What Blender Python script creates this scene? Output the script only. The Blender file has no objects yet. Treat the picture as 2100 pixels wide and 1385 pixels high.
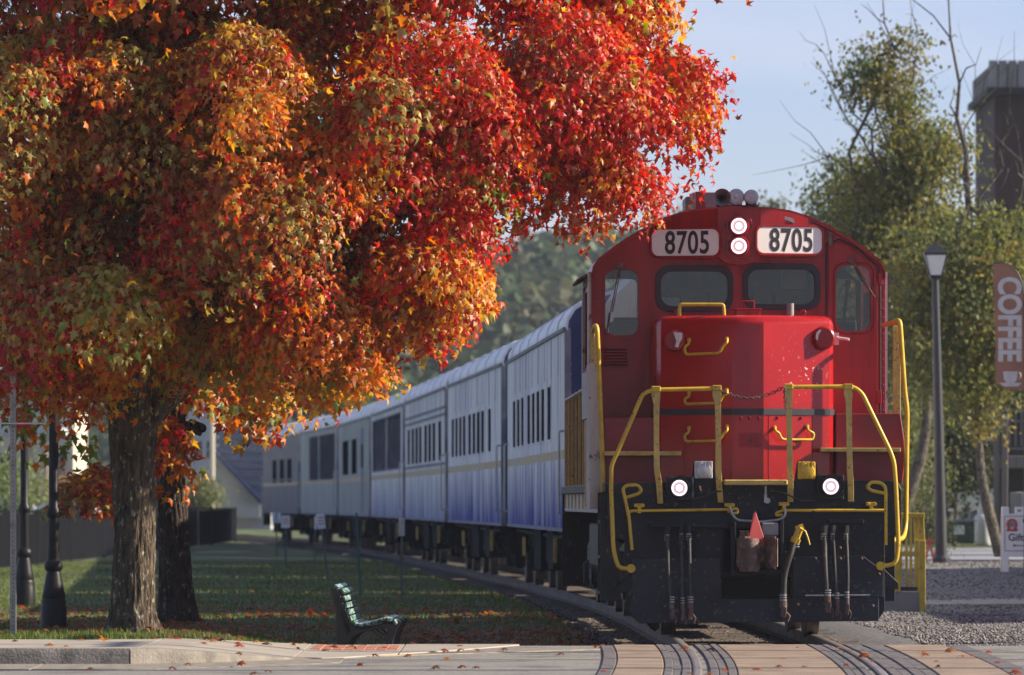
import bpy, bmesh, math, random
import numpy as np
from mathutils import Vector, Matrix, Euler, Quaternion
from mathutils.geometry import tessellate_polygon
random.seed(7); RNG = np.random.default_rng(11)
R = math.radians
sc = bpy.context.scene
COL = sc.collection

# ------------------------------------------------------------------ camera
F, CZ, HZ = 12214.0, 1.4, 1030.0          # focal length in photo pixels, eye height, horizon row
cam_d = bpy.data.cameras.new('camera'); cam = bpy.data.objects.new('camera', cam_d); COL.objects.link(cam)
cam.location = (0, 0, CZ); cam.rotation_euler = (R(90), 0, 0)
cam_d.sensor_width = 36; cam_d.lens = 36 * F / 2100; cam_d.shift_y = (HZ - 692.5) / 2100
cam_d.clip_start = 1; cam_d.clip_end = 6000
cam_d.dof.use_dof = True; cam_d.dof.focus_distance = 61.0; cam_d.dof.aperture_fstop = 4.0
sc.camera = cam
# ------------------------------------------------------------------ light
SUN_EL, SUN_AZ = R(29), R(1.5)              # azimuth measured from +X towards +Y
sd = Vector((math.cos(SUN_EL) * math.cos(SUN_AZ), math.cos(SUN_EL) * math.sin(SUN_AZ), math.sin(SUN_EL)))
sun_d = bpy.data.lights.new('sun', 'SUN'); sun = bpy.data.objects.new('sun', sun_d); COL.objects.link(sun)
sun_d.energy = 5.0; sun_d.angle = R(0.55); sun_d.color = (1.0, 0.86, 0.68)
sun.rotation_euler = sd.to_track_quat('Z', 'Y').to_euler()
w = bpy.data.worlds.new('World'); sc.world = w; w.use_nodes = True
nt = w.node_tree; bg = nt.nodes['Background']
sky = nt.nodes.new('ShaderNodeTexSky'); sky.sky_type = 'NISHITA'; sky.sun_disc = False
sky.sun_elevation = SUN_EL; sky.sun_rotation = R(90) - SUN_AZ
sky.air_density = 1.0; sky.dust_density = 0.6; sky.ozone_density = 2.5; sky.altitude = 400
tc = nt.nodes.new('ShaderNodeTexCoord'); mp = nt.nodes.new('ShaderNodeMapping'); mp.inputs['Scale'].default_value = (3, 3, 16)
cn = nt.nodes.new('ShaderNodeTexNoise'); cn.inputs['Scale'].default_value = 2.2; cn.inputs['Detail'].default_value = 4
cr = nt.nodes.new('ShaderNodeValToRGB'); cr.color_ramp.elements[0].position = .42; cr.color_ramp.elements[1].position = .75
cr.color_ramp.elements[0].color = (0, 0, 0, 1); cr.color_ramp.elements[1].color = (.75, .75, .75, 1)
tint = nt.nodes.new('ShaderNodeMix'); tint.data_type = 'RGBA'; tint.blend_type = 'MULTIPLY'; tint.inputs['Factor'].default_value = 1
tint.inputs[7].default_value = (.96, .92, 1.18, 1)
mx = nt.nodes.new('ShaderNodeMix'); mx.data_type = 'RGBA'; mx.inputs[7].default_value = (5.6, 5.6, 6.6, 1)
nt.links.new(tc.outputs['Generated'], mp.inputs[0]); nt.links.new(mp.outputs[0], cn.inputs['Vector'])
nt.links.new(cn.outputs['Fac'], cr.inputs[0]); nt.links.new(cr.outputs[0], mx.inputs['Factor'])
nt.links.new(sky.outputs[0], tint.inputs[6]); nt.links.new(tint.outputs[2], mx.inputs[6]); nt.links.new(mx.outputs[2], bg.inputs[0])
bg.inputs[1].default_value = 0.065
sc.view_settings.view_transform = 'Standard'; sc.view_settings.look = 'None'
sc.view_settings.exposure = 1.08; sc.view_settings.gamma = 1
sc.cycles.use_denoising = True
sc.cycles.max_bounces = 6; sc.cycles.diffuse_bounces = 3; sc.cycles.glossy_bounces = 3
sc.cycles.transmission_bounces = 4; sc.cycles.transparent_max_bounces = 12; sc.cycles.volume_bounces = 0
sc.cycles.caustics_reflective = False; sc.cycles.caustics_refractive = False
sc.cycles.sample_clamp_indirect = 6

# ------------------------------------------------------------------ helpers
def at(px, py, d):                       # a photo point at a known distance -> metres
    return Vector(((px - 1050) * d / F, d, CZ - (py - HZ) * d / F))

class MB:
    def __init__(s): s.v = []; s.f = []
    def add(s, vs, fs):
        o = len(s.v); s.v += [tuple(p) for p in vs]; s.f += [tuple(i + o for i in f) for f in fs]; return s
    def bx(s, x0, x1, y0, y1, z0, z1):
        return s.add([(x0,y0,z0),(x1,y0,z0),(x1,y1,z0),(x0,y1,z0),(x0,y0,z1),(x1,y0,z1),(x1,y1,z1),(x0,y1,z1)],
                     [(0,3,2,1),(4,5,6,7),(0,1,5,4),(1,2,6,5),(2,3,7,6),(3,0,4,7)])
    def box(s, c, size, rot=(0,0,0)):
        m = Euler(rot).to_matrix(); c = Vector(c); a, b, e = size[0]/2, size[1]/2, size[2]/2
        vs = [c + m @ Vector(p) for p in ((-a,-b,-e),(a,-b,-e),(a,b,-e),(-a,b,-e),(-a,-b,e),(a,-b,e),(a,b,e),(-a,b,e))]
        return s.add(vs, [(0,3,2,1),(4,5,6,7),(0,1,5,4),(1,2,6,5),(2,3,7,6),(3,0,4,7)])
    def tube(s, pts, r, n=8, caps=True):
        pts = [Vector(p) for p in pts]; k = len(pts)
        rs = r if isinstance(r, (list, tuple)) else [r] * k
        t0 = (pts[1] - pts[0]).normalized()
        u = t0.orthogonal().normalized(); vs = []; fs = []
        for i in range(k):
            t = ((pts[min(i+1,k-1)] - pts[i]).normalized() + (pts[i] - pts[max(i-1,0)]).normalized())
            t = t.normalized() if t.length > 1e-6 else t0
            u = (u - t * u.dot(t)).normalized(); w_ = t.cross(u)
            for j in range(n):
                a = 2 * math.pi * j / n
                vs.append(pts[i] + (u * math.cos(a) + w_ * math.sin(a)) * rs[i])
        for i in range(k - 1):
            for j in range(n):
                fs.append((i*n+j, i*n+(j+1)%n, (i+1)*n+(j+1)%n, (i+1)*n+j))
        if caps:
            fs.append(tuple(range(n-1,-1,-1))); fs.append(tuple(range((k-1)*n, k*n)))
        return s.add(vs, fs)
    def cyl(s, p0, p1, r, n=14, r2=None): return s.tube([p0, p1], [r, r if r2 is None else r2], n)
    def prism(s, poly, ax, t0, t1, holes=()):
        loops = [list(poly)] + [list(h) for h in holes]
        def P(a, b, t): return (a,t,b) if ax == 'y' else ((t,a,b) if ax == 'x' else (a,b,t))
        flat = [p for l in loops for p in l]; n = len(flat)
        vs = [P(a,b,t0) for a,b in flat] + [P(a,b,t1) for a,b in flat]
        tri = tessellate_polygon([[Vector((a,b,0)) for a,b in l] for l in loops])
        fs = []
        for t in tri: fs.append(tuple(t)); fs.append(tuple(i+n for i in reversed(t)))
        o = 0
        for l in loops:
            m = len(l)
            for i in range(m): fs.append((o+i, o+(i+1)%m, o+n+(i+1)%m, o+n+i))
            o += m
        return s.add(vs, fs)
    def lathe(s, prof, n=16, c=(0,0,0), ax='z', scale=(1,1), caps=True, ring=False):
        vs = []; fs = []; k = len(prof); c = Vector(c)
        for r, h in prof:
            for j in range(n):
                a = 2*math.pi*j/n; p = (r*math.cos(a)*scale[0], r*math.sin(a)*scale[1], h)
                p = p if ax == 'z' else ((p[0], h, p[1]) if ax == 'y' else (h, p[0], p[1]))
                vs.append(c + Vector(p))
        for i in range(k-1):
            for j in range(n): fs.append((i*n+j, i*n+(j+1)%n, (i+1)*n+(j+1)%n, (i+1)*n+j))
        if ring:
            for j in range(n): fs.append(((k-1)*n+j, (k-1)*n+(j+1)%n, (j+1)%n, j))
        elif caps: fs.append(tuple(range(n-1,-1,-1))); fs.append(tuple(range((k-1)*n, k*n)))
        return s.add(vs, fs)
    def xf(s, m, i0=0):
        for i in range(i0, len(s.v)): s.v[i] = tuple(m @ Vector(s.v[i]))
        return s
    def mesh(s, name, mat, smooth=None, bev=0, seg=1):
        me = bpy.data.meshes.new(name); me.from_pydata(s.v, [], s.f)
        bm = bmesh.new(); bm.from_mesh(me)
        bmesh.ops.recalc_face_normals(bm, faces=bm.faces)
        if bev:
            bmesh.ops.remove_doubles(bm, verts=bm.verts, dist=1e-5)
            es = [e for e in bm.edges if len(e.link_faces) == 2 and e.calc_face_angle(0) > .6]
            bmesh.ops.bevel(bm, geom=es, offset=bev, segments=seg, affect='EDGES', clamp_overlap=True)
        bm.to_mesh(me); bm.free()
        if smooth is not None:
            me.polygons.foreach_set('use_smooth', [True] * len(me.polygons)); me.set_sharp_from_angle(angle=R(smooth))
        if mat: me.materials.append(mat)
        return me
    def build(s, name, mat, parent=None, smooth=None, bev=0, seg=1, loc=None):
        return link(name, s.mesh(name, mat, smooth, bev, seg), parent, loc)

def link(name, data, parent=None, loc=None, rot=None):
    o = bpy.data.objects.new(name, data); COL.objects.link(o)
    if parent: o.parent = parent
    if loc is not None: o.location = loc
    if rot is not None: o.rotation_euler = rot
    return o
def tag(o, label=None, cat=None, group=None, kind=None):
    if label: o['label'] = label
    if cat: o['category'] = cat
    if group: o['group'] = group
    if kind: o['kind'] = kind
    return o
def empty(name, loc, rz=0, label=None, cat=None, group=None):
    return tag(link(name, None, None, loc, (0,0,rz)), label, cat, group)
def copy_tree(o, parent=None):
    c = o.copy(); COL.objects.link(c); c.parent = parent
    for ch in list(o.children): copy_tree(ch, c)
    return c
def npmesh(name, v, faces, mat, col=None, smooth=False):   # numpy: v (n,3), faces (m,k); col (n,3) per vertex
    me = bpy.data.meshes.new(name); m, k = faces.shape
    me.vertices.add(len(v)); me.vertices.foreach_set('co', np.ascontiguousarray(v, dtype=np.float32).ravel())
    me.loops.add(m*k); me.loops.foreach_set('vertex_index', np.ascontiguousarray(faces, dtype=np.int32).ravel())
    me.polygons.add(m); me.polygons.foreach_set('loop_start', np.arange(0, m*k, k, dtype=np.int32))
    me.polygons.foreach_set('loop_total', np.full(m, k, dtype=np.int32))
    if smooth: me.polygons.foreach_set('use_smooth', np.ones(m, dtype=bool))
    if col is not None:
        a = me.color_attributes.new('col', 'FLOAT_COLOR', 'POINT')
        a.data.foreach_set('color', np.concatenate([col, np.ones((len(col),1))], 1).astype(np.float32).ravel())
    me.update(); me.validate(); me.materials.append(mat)
    return me
def fillet(pts, r, k=5):                 # rounds the inner corners of a pipe path
    pts = [Vector(p) for p in pts]; out = [pts[0]]
    for i in range(1, len(pts)-1):
        a, b, c = pts[i-1], pts[i], pts[i+1]
        d1, d2 = (a-b), (c-b); q = min(r, d1.length*.48, d2.length*.48)
        p0, p2 = b + d1.normalized()*q, b + d2.normalized()*q
        for j in range(k+1):
            t = j/k; out.append(p0*(1-t)**2 + b*2*t*(1-t) + p2*t*t)
    out.append(pts[-1]); return out
def rrect(x0, x1, z0, z1, r, k=5):
    out = []
    for cx, cz, a0 in ((x1-r,z1-r,0),(x0+r,z1-r,90),(x0+r,z0+r,180),(x1-r,z0+r,270)):
        for j in range(k+1):
            a = R(a0 + 90*j/k); out.append((cx + r*math.cos(a), cz + r*math.sin(a)))
    return out
def text_mesh(name, s, size, mat, parent=None, m=None, sx=1.0, depth=.002, bold=0, align='CENTER', space=1.0):
    cu = bpy.data.curves.new(name, 'FONT'); cu.body = s; cu.size = size; cu.extrude = depth; cu.offset = bold
    cu.align_x = align; cu.align_y = 'CENTER'; cu.space_character = space
    o = bpy.data.objects.new(name, cu); COL.objects.link(o)
    bpy.context.view_layer.update()
    me = bpy.data.meshes.new_from_object(o.evaluated_get(bpy.context.evaluated_depsgraph_get()))
    bpy.data.objects.remove(o); bpy.data.curves.remove(cu)
    me.name = name
    for v in me.vertices: v.co.x *= sx
    me.transform(m if m is not None else Matrix()); me.materials.clear(); me.materials.append(mat)
    return link(name, me, parent)
FRONT = Matrix(((1,0,0,0),(0,0,-1,0),(0,1,0,0),(0,0,0,1)))       # text plane -> facing -Y

# ------------------------------------------------------------------ materials
def pmat(name, col, rough=.5, metal=0, var=.15, scale=4, bump=0, bscale=30, spec=.5, coat=0, stretch=(1,1,1),
         col2=None, lo=.5, hi=.62, scale2=None, stretch2=(1,1,1), rough2=None, amt2=1.0, detail=6, bdist=.02):
    m = bpy.data.materials.new(name); m.use_nodes = True; t = m.node_tree; N = t.nodes; L = t.links
    b = N['Principled BSDF']; b.inputs['Roughness'].default_value = rough; b.inputs['Metallic'].default_value = metal
    b.inputs['Specular IOR Level'].default_value = spec; b.inputs['Coat Weight'].default_value = coat; b.inputs['Coat Roughness'].default_value = .12
    c = N.new('ShaderNodeTexCoord')
    def noise(sc_, st, det=detail):
        mp_ = N.new('ShaderNodeMapping'); mp_.inputs['Scale'].default_value = st; L.new(c.outputs['Object'], mp_.inputs[0])
        n = N.new('ShaderNodeTexNoise'); n.inputs['Scale'].default_value = sc_; n.inputs['Detail'].default_value = det
        L.new(mp_.outputs[0], n.inputs['Vector']); return n
    n1 = noise(scale, stretch); r1 = N.new('ShaderNodeValToRGB')
    r1.color_ramp.elements[0].position = .3; r1.color_ramp.elements[1].position = .7
    r1.color_ramp.elements[0].color = [max(0, x*(1-var)) for x in col] + [1]; r1.color_ramp.elements[1].color = [min(1, x*(1+var)) for x in col] + [1]
    L.new(n1.outputs['Fac'], r1.inputs[0]); out = r1.outputs[0]
    if col2:
        n2 = noise(scale2 or scale*3, stretch2, 8); r2 = N.new('ShaderNodeValToRGB')
        r2.color_ramp.elements[0].position = lo; r2.color_ramp.elements[1].position = hi
        r2.color_ramp.elements[0].color = (0,0,0,1); r2.color_ramp.elements[1].color = (amt2,)*3 + (1,)
        L.new(n2.outputs['Fac'], r2.inputs[0])
        x = N.new('ShaderNodeMix'); x.data_type = 'RGBA'; x.inputs[7].default_value = tuple(col2) + (1,)
        L.new(r2.outputs[0], x.inputs[0]); L.new(out, x.inputs[6]); out = x.outputs[2]
        if rough2 is not None:
            q = N.new('ShaderNodeMapRange'); q.inputs[3].default_value = rough; q.inputs[4].default_value = rough2
            L.new(r2.outputs[0], q.inputs[0]); L.new(q.outputs[0], b.inputs['Roughness'])
    L.new(out, b.inputs['Base Color'])
    if bump:
        n3 = noise(bscale, stretch, 5); bp = N.new('ShaderNodeBump'); bp.inputs['Strength'].default_value = bump; bp.inputs['Distance'].default_value = bdist
        L.new(n3.outputs['Fac'], bp.inputs['Height']); L.new(bp.outputs[0], b.inputs['Normal'])
    return m
def emit(name, col, st):
    m = bpy.data.materials.new(name); m.use_nodes = True; N = m.node_tree.nodes
    b = N['Principled BSDF']; b.inputs['Base Color'].default_value = tuple(col) + (1,)
    b.inputs['Emission Color'].default_value = tuple(col) + (1,); b.inputs['Emission Strength'].default_value = st
    return m
def glassmat(name, tintc=(.55,.6,.62), refl=.12):
    m = bpy.data.materials.new(name); m.use_nodes = True; t = m.node_tree; N = t.nodes; L = t.links
    N.remove(N['Principled BSDF']); o = N['Material Output']
    tr = N.new('ShaderNodeBsdfTransparent'); tr.inputs[0].default_value = tuple(tintc) + (1,)
    g = N.new('ShaderNodeBsdfGlossy'); g.inputs['Roughness'].default_value = .04
    fz = N.new('ShaderNodeFresnel'); fz.inputs[0].default_value = 1.5
    ad = N.new('ShaderNodeMath'); ad.operation = 'MULTIPLY'; ad.inputs[1].default_value = refl / .04
    L.new(fz.outputs[0], ad.inputs[0]); cl = N.new('ShaderNodeClamp'); L.new(ad.outputs[0], cl.inputs[0])
    x = N.new('ShaderNodeMixShader'); L.new(cl.outputs[0], x.inputs[0]); L.new(tr.outputs[0], x.inputs[1]); L.new(g.outputs[0], x.inputs[2])
    L.new(x.outputs[0], o.inputs[0]); return m
def leafmat(name, trans=.4, rough=.45, spec=.35, bright=1.0):
    m = bpy.data.materials.new(name); m.use_nodes = True; t = m.node_tree; N = t.nodes; L = t.links
    b = N['Principled BSDF']; b.inputs['Roughness'].default_value = rough; b.inputs['Specular IOR Level'].default_value = spec
    a = N.new('ShaderNodeAttribute'); a.attribute_name = 'col'
    hs = N.new('ShaderNodeHueSaturation'); hs.inputs['Saturation'].default_value = 1.12; hs.inputs['Value'].default_value = 1.5 * bright
    L.new(a.outputs['Color'], b.inputs['Base Color']); L.new(a.outputs['Color'], hs.inputs['Color'])
    tl = N.new('ShaderNodeBsdfTranslucent'); L.new(hs.outputs[0], tl.inputs[0])
    x = N.new('ShaderNodeMixShader'); x.inputs[0].default_value = trans
    L.new(b.outputs[0], x.inputs[1]); L.new(tl.outputs[0], x.inputs[2]); L.new(x.outputs[0], N['Material Output'].inputs[0])
    return m

M = {}
M['red'] = pmat('red_paint', (.29,.006,.007), .33, var=.22, scale=1.3, spec=.35, coat=.08, bump=.10, bscale=2.2, col2=(.12,.008,.007), scale2=5, stretch2=(2.2,2.2,.25), lo=.50, hi=.72, amt2=.75, rough2=.5)
M['red_dark'] = pmat('red_paint_dull', (.22,.008,.009), .42, var=.2, scale=2, col2=(.13,.02,.02), scale2=8, lo=.55, hi=.75)
M['black'] = pmat('black_metal_paint', (.011,.012,.015), .5, var=.6, scale=2.5, bump=.15, bscale=25, spec=.3, col2=(.10,.095,.085), scale2=26, stretch2=(1,1,.6), lo=.635, hi=.69, rough2=.8)
M['black2'] = pmat('pilot_plate_paint', (.014,.016,.022), .42, var=.65, scale=2.4, bump=.12, bscale=12, spec=.35, col2=(.13,.11,.09), scale2=24, lo=.63, hi=.69, rough2=.8)
M['rubber'] = pmat('hose_rubber', (.018,.017,.017), .6, var=.35, scale=30, col2=(.07,.055,.045), scale2=18, lo=.5, hi=.75)
M['yellow'] = pmat('yellow_rail_paint', (.56,.36,.022), .42, var=.16, scale=7, col2=(.13,.055,.025), scale2=34, lo=.635, hi=.675, rough2=.8)
M['yellow_pale'] = pmat('faded_yellow_paint', (.52,.37,.10), .55, var=.22, scale=9, col2=(.17,.07,.03), scale2=40, lo=.61, hi=.66)
M['rust'] = pmat('rusty_steel', (.10,.055,.042), .75, var=.45, scale=9, bump=.3, bscale=30, col2=(.24,.17,.14), scale2=12, lo=.55, hi=.7)
M['steel'] = pmat('worn_steel', (.30,.30,.31), .4, metal=.7, var=.3, scale=12, col2=(.16,.10,.07), scale2=25, lo=.6, hi=.7)
M['alu'] = pmat('dull_aluminium', (.42,.41,.42), .38, metal=.55, var=.15, scale=20)
M['greypaint'] = pmat('grey_paint', (.23,.22,.22), .55, var=.15, scale=6, bump=.08)
M['white'] = pmat('white_paint', (.78,.76,.72), .4, var=.04, scale=5)
M['ink'] = pmat('black_lettering', (.02,.02,.022), .5, var=.1)
M['chip'] = pmat('bare_primer', (.62,.57,.55), .6, var=.15, scale=20)
M['gasket'] = pmat('window_gasket', (.022,.022,.027), .5, var=.2)
M['cabgrey'] = pmat('cab_interior_paint', (.19,.20,.19), .6, var=.2, scale=3, col2=(.10,.10,.10), scale2=6, lo=.6, hi=.75)
M['glass'] = glassmat('window_glass', (.72,.76,.78), .05)
M['lens'] = emit('lit_headlight', (.9,.86,.88), .85)
M['lens2'] = emit('lit_reflector', (.66,.46,.50), .36)
M['weather'] = pmat('weathered_white_paint', (.50,.47,.46), .6, var=.2, scale=6, stretch=(1,1,.25), col2=(.13,.09,.09), scale2=10, lo=.58, hi=.68)
HAZE = 0.00017

# ================================================================== SETTING
PD = np.array([20,30,40,48,55,61,70,79,99.5,120,140,161,181,201,222,250,300,360])
PX = np.array([-.6,.9,1.85,2.25,2.42,2.44,2.32,2.14,1.3,.12,-1.08,-2.4,-3.85,-5.7,-7.9,-11.5,-19.5,-31.])
PM = np.gradient(PX, PD)
def track_x(d):
    i = int(np.clip(np.searchsorted(PD, d) - 1, 0, len(PD)-2)); h = PD[i+1]-PD[i]; t = (d-PD[i])/h
    return float((2*t**3-3*t**2+1)*PX[i] + (t**3-2*t**2+t)*h*PM[i] + (-2*t**3+3*t**2)*PX[i+1] + (t**3-t**2)*h*PM[i+1])
def sst(a, b, x):
    t = np.clip((x-a)/(b-a), 0, 1); return t*t*(3-2*t)
TX = np.vectorize(track_x)
def zg(x, y):                             # height of the bare ground
    x = np.asarray(x, float); y = np.asarray(y, float)
    tx = TX(np.clip(y, 20, 360)); dt = np.abs(x - tx)
    z = -.05 - .06*sst(57.5, 60, y)
    left = (1 - sst(-1.2, .2, x - tx + 1.9))
    z = z + .15*(1-sst(-3.2,-1.8,x))*(sst(54,55.1,y)-sst(60.5,66,y))          # bank along the pavement
    z = z - .17*np.exp(-((x+1.25)/1.5)**2)*(sst(58.8,60.0,y)-sst(66,76,y))  # hollow at the bench
    z = z + .05*np.exp(-(((x+3.75)/.8)**2+((y-58.9)/.8)**2))
    z = z - .16*(1-sst(1.2,1.75,dt))*sst(58.2,58.9,y)                        # track bed
    z = z + .42*sst(82,104,y)*sst(2.6,4.6,x-tx)                             # yard rises beside the train
    z = z + .02*np.sin(x*1.7+y*.9)*np.sin(x*.6-y*.37)*sst(58.8,62,y)*(1-sst(300,400,y))*sst(1.2,2.2,dt)
    return z
def sheet(name, mat, xs, ys, off=0.0, clip=None, kind='structure'):
    xs = np.asarray(xs); ys = np.asarray(ys); X, Y = np.meshgrid(xs, ys)
    Z = zg(X, Y) + off; n, m = X.shape
    v = np.stack([X, Y, Z], -1).reshape(-1, 3)
    i = np.arange((n-1)*(m-1)); r = i//(m-1); c = i % (m-1); a = r*m+c
    f = np.stack([a, a+1, a+m+1, a+m], 1)
    if clip is not None:
        ce = v[f].mean(1); f = f[clip(ce[:,0], ce[:,1])]
    o = link(name, npmesh(name, v, f, mat, smooth=True)); o['kind'] = kind; return o
def frange(*segs):
    out = []
    for a, b, st in segs: out += list(np.arange(a, b, st))
    out.append(segs[-1][1]); return out

M['lawn'] = pmat('lawn_turf', (.055,.085,.018), .9, var=.6, scale=.55, bump=.5, bscale=40, col2=(.10,.085,.035), scale2=.8, lo=.5, hi=.68, amt2=.6)
M['gravel'] = pmat('yard_gravel', (.15,.148,.145), .9, var=.55, scale=16, bump=.9, bscale=22, col2=(.09,.09,.095), scale2=14, lo=.47, hi=.56)
M['ballast'] = pmat('track_ballast', (.085,.075,.066), .95, var=.5, scale=9, bump=.9, bscale=18, col2=(.03,.026,.022), scale2=1.7, lo=.45, hi=.6)
M['asphalt'] = pmat('worn_asphalt', (.20,.195,.18), .9, spec=.15, var=.3, scale=22, bump=.35, bscale=60, col2=(.10,.10,.10), scale2=1.2, lo=.5, hi=.7)
M['concrete'] = pmat('pavement_concrete', (.29,.265,.22), .85, var=.14, scale=3, bump=.2, bscale=50, col2=(.22,.20,.17), scale2=2.2, lo=.52, hi=.72)
M['concrete_old'] = pmat('kerb_concrete', (.20,.18,.15), .9, var=.3, scale=6, bump=.5, bscale=40, col2=(.12,.11,.095), scale2=5, lo=.5, hi=.7)
M['tan'] = pmat('tan_crossing_panel', (.235,.175,.122), .85, var=.3, scale=2.2, bump=.4, bscale=50, col2=(.13,.10,.08), scale2=3.2, stretch2=(.35,2.8,1), lo=.46, hi=.70, amt2=.85)
M['crub'] = pmat('crossing_rubber', (.12,.115,.12), .9, spec=.1, var=.35, scale=8, bump=.3, bscale=40, col2=(.19,.16,.14), scale2=6, lo=.52, hi=.7)
M['railsteel'] = pmat('rail_steel_side', (.12,.085,.065), .75, var=.35, scale=7, bump=.2, col2=(.2,.17,.14), scale2=4, lo=.5, hi=.7)
M['railtop'] = pmat('polished_rail_top', (.34,.32,.29), .38, metal=.6, var=.2, scale=9)
M['tie'] = pmat('weathered_tie_wood', (.12,.092,.072), .9, var=.35, scale=3, stretch=(1,8,8), bump=.5, bscale=14)
M['brick'] = pmat('red_paver_brick', (.34,.135,.085), .85, var=.25, scale=8, bump=.3)
M['line'] = pmat('worn_yellow_road_line', (.40,.30,.16), .85, var=.2, scale=10, col2=(.175,.178,.178), scale2=6, lo=.45, hi=.6)

ground = sheet('ground', M['lawn'], frange((-900,-60,60),(-60,-16,4),(-16,8,.4),(8,60,4),(60,900,60)),
               frange((-60,44,8),(44,57,1),(57,68,.25),(68,110,1),(110,260,5),(260,2400,90)))
tag(ground, kind='structure')
# yard gravel right of the track, ballast under it
gv = sheet('gravel_yard', M['gravel'], np.arange(-4,40,.5), frange((58.55,70,.5),(70,112,1)), .012,
           clip=lambda x, y: (x - TX(np.clip(y,20,360)) > 1.15) & (y > 58.5))
tag(gv, kind='structure')
V = []; FA = []
ds = frange((58.5,110,.6),(110,340,3)); prof = [(-1.62,-.30),(-1.2,-.175),(-.4,-.155),(.4,-.155),(1.3,-.17),(2.0,-.13)]
for d in ds:
    for ox, oz in prof: V.append((track_x(d)+ox + .08*math.sin(d*3.1+ox*5)*(abs(ox)>1.5), d, oz + .012*math.sin(d*7+ox*3)))
for i in range(len(ds)-1):
    for j in range(5): FA.append((i*6+j, i*6+j+1, i*6+j+7, i*6+j+6))
bl = link('ballast_bed', npmesh('ballast_bed', np.array(V), np.array(FA), M['ballast'], smooth=True)); tag(bl, kind='structure')

# ---- road
def flat(name, mat, poly, z0, z1, parent=None, kind='structure', bev=0):
    o = MB().prism(poly, 'z', z0, z1).build(name, mat, parent, bev=bev)
    if kind and not parent: o['kind'] = kind
    return o
road = MB().bx(-120, 120, -40, 58.55, -.6, -.012).build('road', M['asphalt']); road['kind'] = 'structure'
ln = MB().prism([(-6.0,48.6),(1.05,57.25),(1.05,57.4),(-6.2,48.6)], 'z', -.012, -.008).build('yellow_line', M['line'], road)
# back street beyond the yard
bs = MB()
for i, d in enumerate(range(108, 136, 4)):
    bs.bx(4.6 - (d-108)*.02, 70, d, d+3.99, .2, zg(12, d)+.03)
bst = bs.build('back_street', pmat('street_asphalt', (.20,.215,.24), .85, var=.15, scale=2), None); bst['kind'] = 'structure'
slab = flat('concrete_path', M['concrete'], [(4.9,85),(14,86.5),(14,94),(10,97.5),(5.3,93)], -.25, .0)
for v in slab.data.vertices:
    if v.co.z > -.1: v.co.z = float(zg(v.co.x, v.co.y)) + .035

# ---- track: rails, ties
track = tag(empty('railway_track', (0,0,0)), 'rusty curved railway track running under the red locomotive', 'track')
def rail(off):
    a = MB(); b = MB(); ds_ = frange((30,110,.6),(110,320,3)); n = len(ds_)
    hp = [(-.036,0),(-.036,-.038),(-.010,-.05),(-.010,-.125),(-.07,-.145),(-.07,-.155),(.07,-.155),(.07,-.145),(.010,-.125),(.010,-.05),(.036,-.038),(.036,0)]
    k = len(hp); vs = []
    for d in ds_:
        for x, z in hp: vs.append((track_x(d)+off+x, d, z))
    fs = [(i*k+j, i*k+j+1, (i+1)*k+j+1, (i+1)*k+j) for i in range(n-1) for j in range(k-1)]
    a.add(vs, fs); r = a.build('rail', M['railsteel'], track)
    vs = []
    for d in ds_: vs += [(track_x(d)+off-.036, d, 0), (track_x(d)+off-.02, d, .007), (track_x(d)+off+.02, d, .007), (track_x(d)+off+.036, d, 0)]
    b.add(vs, [(i*4+j, i*4+j+1, i*4+j+5, i*4+j+4) for i in range(n-1) for j in range(3)])
    b.build('rail_head', M['railtop'], r)
rail(-.755); rail(.755)
tie_me = MB().bx(-1.3,1.3,-.11,.11,-.33,-.148).mesh('tie', M['tie'], bev=.008)
d = 58.9
while d < 128:
    sl = (track_x(d+.5)-track_x(d-.5)); link('tie', tie_me, track, (track_x(d)+random.uniform(-.05,.05), d, random.uniform(-.006,.004)), (0,0,-math.atan(sl)+random.uniform(-.02,.02))); d += .52
# ---- level crossing: tan panels and rubber flangeway strips, each a piece of its own
cross = tag(empty('level_crossing', (0,0,0)), 'tan level crossing panels with dark rubber strips beside the rails', 'crossing')
def strip(name, mat, o0, o1, d0, d1, zt, wob=0):
    m = MB(); n = max(2, int((d1-d0)/.6)+1); dd = np.linspace(d0, d1, n); vs = []
    for d_ in dd:
        x = track_x(d_); vs += [(x+o0,d_,-.15),(x+o1,d_,-.15),(x+o1,d_,zt),(x+o0,d_,zt)]
    fs = [(0,3,2,1), (4*n-4,4*n-3,4*n-2,4*n-1)]
    for i in range(n-1):
        for j in range(4): fs.append((i*4+j, i*4+(j+1)%4, (i+1)*4+(j+1)%4, (i+1)*4+j))
    m.add(vs, fs); return m.build(name, mat, cross, bev=.006)
def sections(name, mat, o0, o1, zt, ln_, d_end=58.5):
    d_ = d_end
    while d_ > 40:
        strip(name, mat, o0, o1, max(38, d_-ln_+.008), d_, zt + random.uniform(-.002,.002)); d_ -= ln_
sections('tan_panel', M['tan'], -.755+.33, .755-.31, .004, 4.1, 58.5)
sections('tan_panel', M['tan'], -1.45, -.755-.29, .003, 4.1, 58.45)
sections('tan_panel', M['tan'], .755+.45, 1.78, .003, 4.1, 58.4)
sections('edge_strip', M['crub'], -1.58, -1.46, .001, 2.4, 58.2)
sections('edge_strip', M['crub'], 1.79, 1.99, .001, 2.4, 58.2)
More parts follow.
